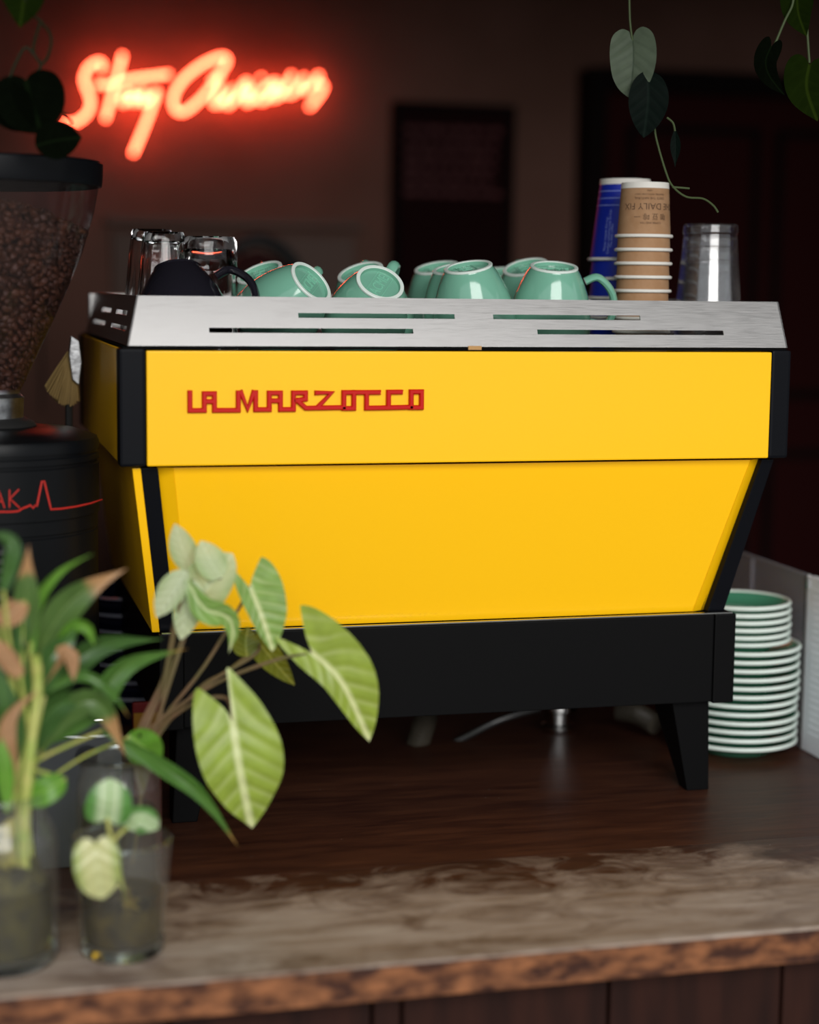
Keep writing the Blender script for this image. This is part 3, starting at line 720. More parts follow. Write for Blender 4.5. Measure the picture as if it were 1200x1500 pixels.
# ------------------------------------------------------------------ saucers
def saucer_proto(name, r, label, group):
    t = thing(name, label, 'saucer', group=group)
    h = .0185
    MB().lathe([(0, .003), (r*.50, .003), (r*.55, 0), (r*.60, .0005), (r*.66, .006), (r*.86, .0105), (r*.965, h-.004), (r*.975, h-.001), (r*.93, h-.0015), (r*.80, .0125), (r*.55, .0075), (r*.42, .006), (0, .006)], n=56).build('dish', M['greenin'], t, smooth=True, auto=60)
    MB().tube([(math.cos(a)*r*.975, math.sin(a)*r*.975, h-.0020) for a in [2*math.pi*i/56 for i in range(56)]], .0026, 8, closed=True).build('rim', M['rimw'], t, smooth=True)
    return t
sc_ = P(1076, 1108, .205)
scx, scy = sc_.x, .205
sp_ = .0104
big = saucer_proto('saucer', .0735, 'mint green saucer at the very bottom of the stack beside the machine', 'large mint green saucers stacked right of the machine')
big.location = (scx, scy, .0005)
jx = random.Random(3)
od = ['topmost', 'second', 'third', 'fourth', 'fifth', 'sixth', 'seventh', 'eighth', 'ninth', 'tenth', 'eleventh', 'twelfth', 'thirteenth']
for i in range(1, 12):
    copy_tree(big, 'large mint green saucer, %s from the top of the large ones in the stack' % od[11-i] if i < 11 else 'topmost large mint green saucer, just under the smaller ones',
              loc=(scx+jx.uniform(-.0012, .0012), scy+jx.uniform(-.0012, .0012), .0005+i*sp_))
sm = saucer_proto('saucer', .0625, 'smallest-size mint green saucer lying lowest, on top of the larger saucers', 'small mint green saucers on top of the stack')
z0 = .0005+11*sp_+.0085
for i in range(6):
    loc = (scx-.002+jx.uniform(-.001, .001), scy+jx.uniform(-.001, .001), z0+i*.0087)
    if i == 0: sm.location = loc
    else: copy_tree(sm, 'small mint green saucer, %s of the six smaller ones counted from the top' % od[5-i] if i < 5 else 'topmost small mint green saucer, its green dish open to view', loc=loc)

# ------------------------------------------------------------------ white box and clear side at right
BX = .8345
wb = thing('divider_screen', 'low white ribbed divider screen with clear plastic rear part beside the saucers', 'divider', (BX+.006, .05, 0)); o = (BX+.006, .05, 0)
MB().box(BX, BX+.010, -.20, .183, .001, .214).build('panel', M['whitebox'], wb, o, bevel=.001)
for k in range(22):
    z = .022+k*.0083; MB().box(BX-.0008, BX+.0002, -.19, .168, z, z+.0045).build('rib', M['whitebox'], wb, o, bevel=.0003)
MB().box(BX-.0012, BX+.004, .1835, .1875, .001, .2155).build('corner_edge', M['steel'], wb, o)
MB().box(BX+.001, BX+.004, .188, .47, .001, .2125).build('clear_side', M['acryl'], wb, o)
MB().box(BX+.000, BX+.005, .188, .47, .2127, .2150).build('top_edge', M['acryl'], wb, o)
MB().box(BX+.000, BX+.005, .340, .344, .001, .2125).build('joint', M['acryl'], wb, o)
MB().tube([(BX-.002, .180, .200), (BX-.002, .180, .210)], .002, 8).build('pin', M['chrome'], wb, o)

# ------------------------------------------------------------------ grinder
gx, gy = -.122, .08
gr = thing('coffee_grinder', 'black drum-shaped coffee grinder with clear bean hopper at left edge', 'grinder', (gx, gy, 0)); o = (gx, gy, 0)
def gz(py, r=0): return P(60, py, gy-.09).z
RB = .108
zt_ = gz(649)
z1, z2, z3, z4 = gz(672), gz(687), gz(763), gz(790)
prof = [(0, 0.0), (RB*.97, 0), (RB*.97, .012), (RB*.985, .015)]
prof += [(RB*.985, z4), (RB*.975, z4+.001), (RB*.975, z4+.003), (RB*.985, z4+.004), (RB*.985, z3-.001), (RB, z3), (RB, z2-.001), (RB*.985, z2), (RB*.985, z2+.002), (RB, z2+.003), (RB, z1-.001), (RB*.98, z1), (RB*.98, z1+.0025), (RB*1.0, z1+.003), (RB*1.0, zt_-.004), (RB*.985, zt_), (RB*.80, zt_+.007), (RB*.4, zt_+.010), (0, zt_+.010)]
MB().lathe(prof, (gx, gy, 0), 64).build('body', M['gbody'], gr, o, smooth=True, auto=40)
for k in range(7):   # ventilation fins
    z = gz(808+k*13); q = MB()
    ths = [R_(-125+i*5) for i in range(9)]
    for a, b in zip(ths[:-1], ths[1:]):
        r0, r1 = RB*.984, RB*1.012
        q.hexa([(gx+r*math.cos(t), gy+r*math.sin(t), zz) for zz in (z, z+.005) for (r, t) in ((r1, a), (r1, b), (r0, b), (r0, a))])
    q.build('fin', M['rubber'], gr, o)
zc0 = gz(618); zc1 = gz(606)
nb = P(20, 620, gy-.03).z; nt_ = P(20, 572, gy-.03).z
MB().lathe([(.045, zt_+.008), (.047, nb-.004), (.044, nb), (.036, nb+.004), (0, nb+.004)], (gx, gy, 0), 40).build('collar', M['rubber'], gr, o, smooth=True)
MB().lathe([(.034, nb+.004), (.035, nt_-.008), (.031, nt_-.004), (.031, nt_)], (gx, gy, 0), 40).build('neck', M['alu'], gr, o, smooth=True, label='scuffed bare metal neck')
hz = lambda py: P(100, py, gy).z
hp_ = [(.0300, nt_-.004), (.0335, hz(566)), (.055, hz(500)), (.0775, hz(428)), (.094, hz(370)), (.106, hz(310)), (.1115, hz(268))]
MB().lathe(hp_, (gx, gy, 0), 56).build('hopper', M['tint'], gr, o, smooth=True)
lt = hz(238)
MB().lathe([(.1100, hz(275)), (.1135, hz(274)), (.1145, hz(266)), (.1150, lt-.002), (.1130, lt), (.04, lt+.004), (0, lt+.004)], (gx, gy, 0), 56).build('hopper_lid', M['lid'], gr, o, smooth=True, auto=40)
# red printed pulse line and letters on the drum
def cyl(px, py, r):
    d = ray(px, py); ax, ay = CAM.x-gx, CAM.y-gy
    A_ = d.x**2+d.y**2; B_ = 2*(ax*d.x+ay*d.y); C_ = ax*ax+ay*ay-r*r; D_ = B_*B_-4*A_*C_
    s = (-B_-math.sqrt(max(D_, 0)))/(2*A_); return CAM+d*s
RP = RB+.0006
def line(pts, name, r=.0007):
    out = []
    for (a, b), (c_, d_) in zip(pts[:-1], pts[1:]):
        n = max(1, int(math.hypot(c_-a, d_-b)/6)); out += [(a+(c_-a)*k/n, b+(d_-b)*k/n) for k in range(n)]
    out.append(pts[-1])
    return MB().tube([cyl(a, b, RP) for a, b in out], r, 6).build(name, M['redline'], gr, o)
L3 = lambda pts: [(a/3.75, 600+b/3.75) for a, b in pts]
line(L3([(-60, 562), (60, 562), (100, 558), (130, 540), (155, 532), (165, 524), (183, 542), (192, 526), (202, 532), (230, 395), (243, 393), (280, 548), (340, 544), (420, 532), (500, 514), (560, 494)]), 'pulse_line', .0009)
line(L3([(-40, 540), (-8, 440), (25, 540)]), 'letter'); line(L3([(-28, 505), (14, 505)]), 'letter')
line(L3([(52, 440), (52, 538)]), 'letter'); line(L3([(104, 438), (54, 490), (108, 540)]), 'letter')
# beans
import numpy as np
rg = np.random.RandomState(5)
import bmesh as _bm
bmq = _bm.new(); _bm.ops.create_icosphere(bmq, subdivisions=2, radius=1.0); 
bv = np.array([v.co[:] for v in bmq.verts]); bf = np.array([[v.index for v in f.verts] for f in bmq.faces]); bmq.free()
bv = bv*np.array([.0050, .0037, .0028]); bv[:, 2] = np.where(bv[:, 2] > 0, bv[:, 2]*.75, bv[:, 2])
gr_ = (np.abs(bv[:, 1]) < .0009) & (bv[:, 2] > 0); bv[gr_, 2] -= .0011
def rad_at(z):
    for (r0, a), (r1, b) in zip(hp_[:-1], hp_[1:]):
        if a <= z <= b: return r0+(r1-r0)*(z-a)/(b-a)
    return hp_[0][0]
zlo, zhi = hp_[0][1]+.006, hz(298)
Vv, Ff = [], []; cnt = 0
def put_bean(p, nrm):
    global cnt
    n = nrm/np.linalg.norm(nrm)+rg.normal(0, .45, 3); n /= np.linalg.norm(n)
    t = rg.normal(0, 1, 3); t -= n*(t@n); t /= np.linalg.norm(t); b = np.cross(n, t)
    if rg.rand() < .5: n = -n
    Vv.append((bv*rg.uniform(.88, 1.1))@np.array([t, b, n])+p); Ff.append(bf+cnt*len(bv)); cnt += 1
def ztop(x, y): return zhi-.030*max(0, ((x-gx)/.1))**1.5-.004
zz = zlo
while zz < zhi+.01:
    r = rad_at(zz)-.0048; nn = int(2*math.pi*r/.0082)
    for k in range(nn):
        a = 2*math.pi*(k+rg.rand()*.7)/nn; x, y = gx+r*math.cos(a), gy+r*math.sin(a)
        if math.sin(a-.12) > .45: continue
        if zz > ztop(x, y): continue
        p = np.array([x, y, zz+rg.uniform(-.002, .002)])
        put_bean(p, np.array([math.cos(a), math.sin(a), .15]))
        if rg.rand() < .6: put_bean(p-np.array([math.cos(a)*.005, math.sin(a)*.005, rg.uniform(-.003, .003)]), np.array([math.cos(a), math.sin(a), .3]))
    zz += .0056
for k in range(900):
    a = rg.rand()*2*math.pi; r = math.sqrt(rg.rand())*.098; x, y = gx+r*math.cos(a), gy+r*math.sin(a)
    put_bean(np.array([x, y, ztop(x, y)+rg.uniform(0, .004)]), np.array([0, 0, 1.]))
me = bpy.data.meshes.new('coffee_beans'); me.from_pydata((np.concatenate(Vv)-np.array([gx, gy, zlo])).tolist(), [], np.concatenate(Ff).tolist())
for p_ in me.polygons: p_.use_smooth = True
me.materials.append(M['bean']); bo = bpy.data.objects.new('coffee_beans', me); C.objects.link(bo); bo.location = (gx, gy, zlo)
tag(bo, 'roasted brown coffee beans filling the clear grinder hopper', 'coffee beans', kind='stuff')
q = MB().lathe([(0, zlo), (rad_at(zlo)-.010, zlo)]+[(max(rad_at(z)-.0105, .01), z) for z in (zlo+.02, zlo+.05, zlo+.09, zlo+.13)]+[(rad_at(zhi-.04)-.012, zhi-.042), (0, zhi-.030)], (gx, gy, 0), 32)
q.build('inner_mass', M['bean'], bo, (gx, gy, zlo), smooth=True)

# brush standing behind the grinder
by_ = .30
br = thing('cleaning_brush', 'straw-coloured flared cleaning brush with grey ferrule between grinder and machine', 'brush', P(101, 650, by_)*1); o = tuple(br.location)
g0 = G(101, 700, 0)
MB().tube([(P(101, 640, by_).x, by_, .001), P(101, 600, by_), P(104, 560, by_)], .0042, 8).build('handle', M['rubber'], br, o)
def slab(pxs, y, d, nm, m):
    q = MB(); n = len(pxs); f_ = [P(a, b, y) for a, b in pxs]; k_ = [Vector((p_.x, p_.y+d, p_.z)) for p_ in f_]
    q.add(f_+k_, [tuple(range(n)), tuple(range(2*n-1, n-1, -1))]+[(i, (i+1) % n, n+(i+1) % n, n+i) for i in range(n)]); return q.build(nm, m, br, o, bevel=.001)
slab([(104, 492), (116, 500), (120, 530), (116, 565), (106, 556), (101, 520)], by_-.012, .012, 'ferrule', M['alu'])
q = MB()
for k in range(60):
    u_ = k/59; a = P(100+8*u_, 515+(k % 3)*4, by_+.004*(k % 4)); b = P(66+50*u_, 566+26*math.sin(u_*math.pi*.75)+(k % 5), by_-.006+.005*(k % 4)); q.tube([a, (a+b)/2+Vector((.001, 0, .002)), b], .0011, 5)
q.build('bristles', M['bristle'], br, o, kind='stuff')

# navy bowls stacked behind the machine's left side
nvx = P(196, 950, .50)
nv = thing('bowl', '', 'bowl', group='dark bowls stacked behind the grinder')
MB().lathe([(0, .003), (.035, .003), (.038, 0), (.042, .004), (.060, .020), (.070, .040), (.068, .041), (.056, .022), (.035, .008), (0, .008)], n=40).build('dish', M['navy'], nv, smooth=True, auto=60)
MB().tube([(math.cos(a)*.0695, math.sin(a)*.0695, .041) for a in [2*math.pi*i/40 for i in range(40)]], .0016, 6, closed=True).build('rim', pbr('pale_grey_rim', lin((150, 152, 165)), .3), nv, smooth=True)
for i in range(7):
    lb = 'dark navy bowl with pale rim, %s in the stack behind the grinder' % (od[6-i] if i else 'lowest')
    loc = (nvx.x+.004, .50, .001+i*.021)
    if i == 0: nv.location = loc; nv['label'] = lb
    else: copy_tree(nv, lb, loc=loc)

# steel container and red packet behind the jars
sy = -.075
a0, a1 = P(52, 1083, sy), P(178, 1083, sy); ztp = a0.z
st = thing('steel_container', 'open stainless steel container with round hole, behind the glass jars', 'container', ((a0.x+a1.x)/2, sy+.03, 0)); o = tuple(st.location)
hc = P(127, 1108, sy); hr = .011
x0, x1 = a0.x, a1.x
mb = MB(); zb_ = .001
# front sheet with round hole: ring of quads between hole and square
sq = .016; nn = 16; ring = []; sqr = []
for k in range(nn):
    a = 2*math.pi*k/nn+math.pi/4; ca, sa = math.cos(a), math.sin(a); m_ = max(abs(ca), abs(sa))
    ring.append((hc.x+hr*ca, hc.z+hr*sa)); sqr.append((hc.x+sq*ca/m_, hc.z+sq*sa/m_))
for k in range(nn):
    k2 = (k+1) % nn; mb.add([(ring[k][0], sy, ring[k][1]), (ring[k2][0], sy, ring[k2][1]), (sqr[k2][0], sy, sqr[k2][1]), (sqr[k][0], sy, sqr[k][1])], [(0, 1, 2, 3)])
for (xa, xb, za, zb2) in ((x0, hc.x-sq, zb_, ztp), (hc.x+sq, x1, zb_, ztp), (hc.x-sq, hc.x+sq, zb_, hc.z-sq), (hc.x-sq, hc.x+sq, hc.z+sq, ztp)):
    mb.add([(xa, sy, za), (xb, sy, za), (xb, sy, zb2), (xa, sy, zb2)], [(0, 1, 2, 3)])
M['dullsteel'] = pbr('dull_steel', (.085, .09, .10), .45, metal=.6)
mb.build('front_sheet', M['dullsteel'], st, o)
q = MB().box(x0, x0+.001, sy+.0005, sy+.06, zb_, ztp); q.box(x1-.001, x1, sy+.0005, sy+.06, zb_, ztp); q.box(x0+.001, x1-.001, sy+.059, sy+.06, zb_, ztp); q.box(x0+.001, x1-.001, sy+.0005, sy+.059, zb_, zb_+.001)
q.build('shell', M['dullsteel'], st, o)
MB().tube([(x0, sy, ztp), (x1, sy, ztp), (x1, sy+.06, ztp), (x0, sy+.06, ztp)], .0018, 8, closed=True).build('rolled_rim', M['chrome'], st, o, smooth=True)
p0, p1 = P(196, 1034, -.06), P(238, 1034, -.06)
pk_ = thing('packet', 'small red packet with yellow top band behind the rear glass jar', 'packet', ((p0.x+p1.x)/2, -.05, 0)); o = tuple(pk_.location)
zq = p0.z
MB().hexa([(p0.x, -.055, .001), (p1.x, -.055, .001), (p1.x, -.035, .001), (p0.x, -.035, .001), (p0.x, -.047, zq), (p1.x, -.047, zq), (p1.x, -.043, zq), (p0.x, -.043, zq)]).build('pouch', M['redcard'], pk_, o, bevel=.0015)
MB().box(p0.x+.001, p1.x-.001, -.0495, -.0475, zq-.028, zq-.010).build('band', M['yellowcard'], pk_, o)

# ------------------------------------------------------------------ leaves
HEART = ([(0, 0), (-.10, .10), (-.15, .26), (-.08, .42), (.10, .50), (.32, .48), (.55, .38), (.76, .22), (.91, .08), (1, 0)], [0, 0, 0, .02, .10, .26, .48, .71, .89, 1])
ARROW = ([(0, 0), (-.14, .10), (-.33, .30), (-.36, .36), (-.24, .45), (-.02, .50), (.24, .48), (.50, .40), (.74, .25), (.90, .11), (1, 0)], [0, 0, 0, 0, .01, .06, .2, .42, .68, .87, 1])
OVAL = ([(0, 0), (.03, .16), (.14, .36), (.34, .49), (.56, .48), (.77, .34), (.92, .15), (1, 0)], [0, .03, .12, .32, .55, .77, .92, 1])
LANCE = ([(0, .10), (.10, .22), (.25, .42), (.42, .50), (.6, .42), (.78, .20), (.92, .06), (1, 0)], [0, .1, .25, .42, .6, .78, .92, 1])
ARL = ([(0, 0), (-.12, .07), (-.26, .24), (-.33, .35), (-.24, .42), (-.02, .47), (.24, .47), (.48, .40), (.72, .25), (.90, .09), (1, 0)], [0, 0, 0, 0, .01, .06, .2, .42, .68, .87, 1])
ARR = ([(0, 0), (-.16, .01), (-.34, .02), (-.46, .03), (-.36, .15), (-.12, .37), (.20, .53), (.48, .50), (.74, .30), (.90, .12), (1, 0)], [0, 0, 0, 0, .01, .06, .2, .42, .68, .87, 1])
ASYM = (ARL, ARR)
ROUND = ([(0, 0), (-.10, .08), (-.14, .24), (-.04, .42), (.16, .5), (.42, .5), (.68, .42), (.86, .27), (.96, .10), (1, 0)], [0, 0, 0, .02, .12, .32, .56, .76, .92, 1])
STRAP = ([(0, .25), (.15, .38), (.4, .5), (.65, .46), (.85, .27), (1, 0)], [0, .15, .4, .65, .85, 1])
def leaf_mb(path, width, shape, twist=0, fold=.15, wavy=.0, ns=4, hint=None, asym=(1, 1)):
    """path: 3d points base to tip; width in m; twist degrees about the midrib from facing the camera"""
    c_ = cat(path, 8); n = len(c_)-1
    L_ = [0]
    for i in range(n): L_.append(L_[-1]+(c_[i+1]-c_[i]).length)
    def at(t):
        if t <= 0:
            d = (c_[1]-c_[0]).normalized(); return c_[0]+d*t*L_[-1], d
        s = min(t, 1)*L_[-1]
        for i in range(n):
            if s <= L_[i+1] or i == n-1:
                d = (c_[i+1]-c_[i]); k = (s-L_[i])/max(d.length, 1e-9); return c_[i]+d*k, ((c_[min(i+2, n)]-c_[max(i-1, 0)])).normalized()
    q = MB()
    for sgn in (-1, 1):
        outl, mid = shape if len(shape[0]) != 2 else shape[0 if sgn > 0 else 1]
        o2 = cat([Vector((a, b, m_)) for (a, b), m_ in zip(outl, mid)], 3); rows = len(o2)
        base = len(q.v)
        for i, e in enumerate(o2):
            a, b, m_ = e; b = max(b, 0)
            for j in range(ns+1):
                s = j/ns; aa = m_+(a-m_)*s; bb = b*s*width*(asym[0] if sgn < 0 else asym[1])
                p_, d = at(aa); view = (CAM-p_).normalized() if hint is None else Vector(hint)
                side = d.cross(view).normalized(); nr = side.cross(d).normalized()
                rot = Matrix.Rotation(R_(twist), 3, d); side = rot @ side; nr = rot @ nr
                up = fold*abs(bb)+wavy*math.sin(aa*17+sgn)*width*s*s
                q.v.append(p_+side*sgn*bb+nr*up)
                q.uv[len(q.v)-1] = (.5+sgn*.5*(b*s/.5), max(0, min(1, aa)) if aa > 0 else aa*.5+.0)
        for i in range(rows-1):
            for j in range(ns):
                k = base+i*(ns+1)+j; f_ = (k, k+1, k+ns+2, k+ns+1); q.f.append(f_ if sgn > 0 else f_[::-1])
    return q
def build_leaf(q, m, par, o, nm='leaf', label=None):
    # own builder keeps UVs through welding
    me = bpy.data.meshes.new(nm); o0 = Vector(o); me.from_pydata([v-o0 for v in q.v], [], q.f)
    ul = me.uv_layers.new(name='UVMap')
    for lp in me.loops: ul.data[lp.index].uv = q.uv[lp.vertex_index]
    for p_ in me.polygons: p_.use_smooth = True
    me.materials.append(m); ob = bpy.data.objects.new(nm, me); C.objects.link(ob); ob.parent = par
    if label: ob['label'] = label
    return ob
def LP(l): return [P(*t) for t in l]

LM = {
 'lime': leaf_mat('lime_leaf', lin((158, 182, 72)), lin((222, 232, 170)), nv=6, trans=.3, veinw=.07, side=.26),
 'lime2': leaf_mat('fresh_leaf', lin((138, 178, 88)), lin((214, 228, 170)), nv=6, trans=.35, veinw=.08, side=.26),
 'pale': leaf_mat('pale_leaf', lin((190, 212, 154)), lin((222, 234, 196)), nv=6, trans=.45, patch=(lin((208, 222, 178)), .45), veinw=.05, side=.2),
 'olive': leaf_mat('olive_leaf', lin((128, 140, 40)), lin((170, 180, 90)), nv=6, trans=.5, side=.2),
 'deep': leaf_mat('deep_green_leaf', lin((62, 98, 44)), lin((92, 130, 64)), nv=2, trans=.25, rough=.25, veinw=.03, side=.1),
 'deept': leaf_mat('deep_green_leaf_brown_tip', lin((82, 112, 54)), lin((112, 138, 76)), tip=lin((176, 134, 90)), tip0=.70, nv=2, trans=.25, rough=.3, veinw=.03, side=.1),
 'deepy': leaf_mat('deep_leaf_dry_tip', lin((78, 120, 50)), lin((104, 140, 66)), tip=lin((168, 130, 70)), tip0=.90, nv=2, trans=.25, rough=.28, veinw=.03, side=.1),
 'bright': leaf_mat('bright_green_leaf', lin((104, 158, 52)), lin((140, 184, 84)), nv=2, trans=.35, rough=.3, side=.1),
 'brown': leaf_mat('dry_brown_leaf', lin((178, 132, 92)), lin((196, 156, 118)), nv=3, trans=.3, rough=.6, side=.1),
 'pothos': leaf_mat('pothos_leaf', lin((96, 150, 74)), lin((150, 186, 120)), nv=4, trans=.3, rough=.22, patch=(lin((196, 216, 172)), .36), side=.1),
 'pothosy': leaf_mat('yellowed_pothos_leaf', lin((150, 168, 84)), lin((204, 206, 150)), nv=4, trans=.3, rough=.25, patch=(lin((200, 200, 140)), .5), side=.25),
 'vine': leaf_mat('dark_vine_leaf', lin((8, 12, 6)), lin((14, 22, 10)), nv=5, trans=.06, rough=.5, spec=.0, side=.1, bstr=.06),
 'vine2': leaf_mat('vine_leaf', lin((24, 36, 8)), lin((40, 54, 14)), nv=5, trans=.2, rough=.5, spec=.0, side=.1, bstr=.06),
 'silver': leaf_mat('grey_green_leaf_underside', lin((86, 98, 80)), lin((62, 74, 58)), nv=5, trans=.15, rough=.5, spec=.15, side=.3, veinw=.03, bstr=.12),
 'glossy': leaf_mat('blackish_green_leaf', lin((8, 17, 13)), lin((16, 26, 21)), nv=6, trans=.03, rough=.5, spec=.03, side=.3, bstr=.05),
}

# ---- arrowhead plant in the rear jar
jcx, jcy = P(176, 1120, -.17).x, -.17
pl = thing('arrowhead_plant', 'pale lime arrowhead plant with brown stems growing from the rear jar', 'plant', (jcx, jcy, .03)); o = tuple(pl.location)
crown = P(212, 1088, -.175); rootp = Vector((jcx+.01, jcy, .03))
A_ = [ # path base->tip (px,py,depth), width, shape, twist, material, fold, stem mids, half-width factors right/left
 ([(341, 1058, -.22), (352, 1130, -.225), (369, 1214, -.21)], .074, ASYM, 0, 'lime', .10, [(330, 1022, -.2), (275, 1035, -.19)], (1, 1)),
 ([(458, 958, -.20), (500, 1000, -.215), (541, 1087, -.21)], .042, ARROW, 8, 'lime', .12, [(400, 968, -.19), (300, 1010, -.18)], (1.75, .75)),
 ([(366, 862, -.17), (383, 905, -.18), (399, 955, -.18)], .036, ARROW, -8, 'lime2', .18, [(362, 870, -.165), (300, 975, -.165)], (1.6, .65)),
 ([(380, 942, -.14), (404, 972, -.14), (432, 1004, -.14)], .026, ARROW, 10, 'olive', .12, [(372, 960, -.15), (300, 1005, -.16)], (1, 1)),
 ([(362, 962, -.14), (360, 940, -.14), (364, 918, -.14)], .026, OVAL, 10, 'olive', .12, [(330, 985, -.15), (290, 1010, -.16)], (1, 1)),
 ([(288, 884, -.16), (305, 862, -.17), (341, 811, -.17)], .042, ROUND, -8, 'pale', .15, [(268, 930, -.165)], (1.2, .9)),
 ([(285, 838, -.15), (268, 805, -.15), (256, 767, -.15)], .025, OVAL, 8, 'pale', .12, [(270, 930, -.16), (240, 1000, -.165)], (1, 1)),
 ([(274, 836, -.185), (255, 868, -.19), (229, 905, -.19)], .025, OVAL, 10, 'pale', .15, [(262, 890, -.18), (243, 980, -.175)], (.8, 1.2)),
 ([(286, 850, -.175), (272, 895, -.18), (265, 938, -.18)], .030, OVAL, -15, 'pale', .15, [(258, 900, -.17), (240, 990, -.17)], (1, .8)),
 ([(275, 850, -.19), (298, 890, -.20), (332, 903, -.2), (342, 925, -.2), (335, 958, -.195)], .024, LANCE, 20, 'lime2', .2, [(260, 900, -.18), (244, 990, -.17)], (1, 1)),
 ([(325, 846, -.175), (308, 822, -.175), (294, 792, -.17)], .028, OVAL, 10, 'pale', .2, [(290, 880, -.165)], (1, 1)),
]
for (pth, wd, shp, tw, mt, fo, st_, asy) in A_:
    pp_ = LP(pth); lf = build_leaf(leaf_mb(pp_, wd, shp, tw, fo, .012, asym=asy), LM[mt], pl, o)
    pts = [rootp, Vector((jcx+.018, jcy-.0, .09)), crown+Vector((random.uniform(-.012, .012), 0, 0))]+[P(*s) for s in reversed(st_)]+[pp_[0]+Vector((0, .002, 0))]
    MB().tube(cat(pts, 6), .0016, 7).build('stem', M['bstem'], pl, o, smooth=True)

# ---- strap-leaved plant in the big left jar
dj = P(2, 1300, -.30); djx, djy = dj.x, -.30
dp = thing('strap_leaf_plant', 'green strap-leaved plant with browned tips growing from the big left jar', 'plant', (djx, djy, .03)); o = tuple(dp.location)
B_ = [
 ([(45, 940, -.29), (38, 870, -.30), (42, 797, -.30)], 0.0211, LANCE, 10, 'deept'),
 ([(48, 965, -.29), (52, 890, -.29), (85, 840, -.295), (138, 810, -.29)], 0.0106, LANCE, 30, 'bright'),
 ([(48, 975, -.27), (88, 900, -.275), (130, 862, -.28), (188, 832, -.28)], 0.0277, LANCE, 12, 'deept'),
 ([(80, 950, -.27), (108, 918, -.28), (128, 920, -.285), (138, 946, -.285)], 0.0112, STRAP, 20, 'bright'),
 ([(30, 1060, -.25), (95, 985, -.255), (150, 945, -.25), (240, 936, -.24)], 0.0251, LANCE, 25, 'deep'),
 ([(40, 1100, -.24), (130, 1040, -.245), (185, 975, -.24), (276, 950, -.23)], 0.0251, LANCE, 28, 'deepy'),
 ([(38, 1080, -.29), (20, 1000, -.295), (28, 930, -.295), (44, 900, -.29)], 0.0304, LANCE, -12, 'deep'),
 ([(22, 1130, -.30), (8, 1040, -.305), (-5, 960, -.30)], 0.0264, LANCE, 8, 'deep'),
 ([(55, 1030, -.28), (75, 965, -.285), (100, 938, -.28), (118, 905, -.28)], 0.0224, LANCE, 15, 'deep'),
 ([(60, 1000, -.28), (85, 962, -.285), (103, 960, -.29), (108, 998, -.29)], 0.0145, STRAP, -20, 'brown'),
 ([(35, 880, -.30), (15, 900, -.305), (-10, 905, -.30)], 0.0198, STRAP, 0, 'brown'),
 ([(30, 990, -.31), (10, 965, -.31), (-8, 935, -.31)], 0.0158, STRAP, 10, 'brown'),
 ([(60, 1020, -.28), (110, 990, -.285), (155, 1005, -.29), (190, 1052, -.285)], 0.0092, LANCE, 20, 'deepy'),
 ([(62, 1100, -.26), (95, 1045, -.265), (145, 1030, -.27), (185, 1110, -.27)], 0.0238, LANCE, 18, 'deept'),
 ([(20, 1120, -.27), (60, 1060, -.27), (90, 1030, -.27), (160, 1010, -.26)], 0.0264, LANCE, 30, 'deep'),
 ([(150, 1070, -.24), (230, 1118, -.245), (295, 1165, -.25), (350, 1242, -.25)], 0.0158, LANCE, 20, 'deepy'),
 ([(96, 1142, -.31), (70, 1156, -.315), (31, 1180, -.31)], 0.0224, OVAL, 0, 'bright'),
 ([(5, 865, -.31), (20, 800, -.31), (-10, 780, -.30)], 0.0132, STRAP, 0, 'deep'),
 ([(-5, 890, -.30), (25, 905, -.30), (35, 960, -.30)], 0.0145, LANCE, 0, 'deep'),
 ([(10, 1190, -.32), (6, 1120, -.32), (-6, 1060, -.315)], 0.0145, LANCE, 10, 'bright'),
 ([(20, 1170, -.31), (8, 1085, -.315), (22, 1040, -.31), (60, 1010, -.31)], 0.0172, LANCE, 20, 'brown'),
]
jt = P(40, 1180, -.30)
for k, (pth, wd, shp, tw, mt) in enumerate(B_):
    pp_ = LP(pth); build_leaf(leaf_mb(pp_, wd, shp, tw, .22, .006), LM[mt], dp, o)
    mid_ = P(42+random.uniform(-14, 10), 1130, -.295)
    b_ = pp_[0]
    MB().tube(cat([Vector((djx+random.uniform(.0, .03), djy+random.uniform(-.015, .015), .05)), Vector((djx+.022, djy, .12)), mid_, b_], 5), .0017, 7).build('stem', M['stem'], dp, o, smooth=True)
q = [Vector((djx+.018, djy-.012, .05)), P(36, 1200, -.315), P(45, 1100, -.31), P(55, 1010, -.30), P(52, 960, -.30)]
cc = cat(q, 8); MB().tube(cc, [.0042 if i % 4 else .0048 for i in range(len(cc))], 10).build('cane', M['stem'], dp, o, smooth=True)
q = [Vector((djx+.010, djy+.0, .05)), P(28, 1200, -.305), P(30, 1130, -.30), P(40, 1060, -.295)]
cc = cat(q, 8); MB().tube(cc, [.0034 if i % 4 else .004 for i in range(len(cc))], 10).build('cane', M['stem'], dp, o, smooth=True)
# round leaf with holes, on the rear jar's plant side
rl = [(188, 1076, -.21), (210, 1094, -.215), (237, 1112, -.21)]
MB().tube(cat([P(60, 1150, -.28), P(120, 1110, -.25), P(188, 1080, -.21)], 5), .0013, 6).build('stem', M['stem'], dp, o)
build_leaf(leaf_mb(LP(rl), .032, OVAL, 10, .1), LM['bright'], dp, o, label='round leaf eaten with holes')
for (a, b) in ((205, 1077), (202, 1098), (222, 1102), (213, 1108)):
    p_ = P(a, b, -.219); MB().lathe([(0, 0), (.0016, .0001), (0, .0004)], (0, 0, 0), 8).xf(Matrix.Translation(p_) @ Matrix.Rotation(R_(90), 4, 'X')).build('hole', M['dark'], dp, o)

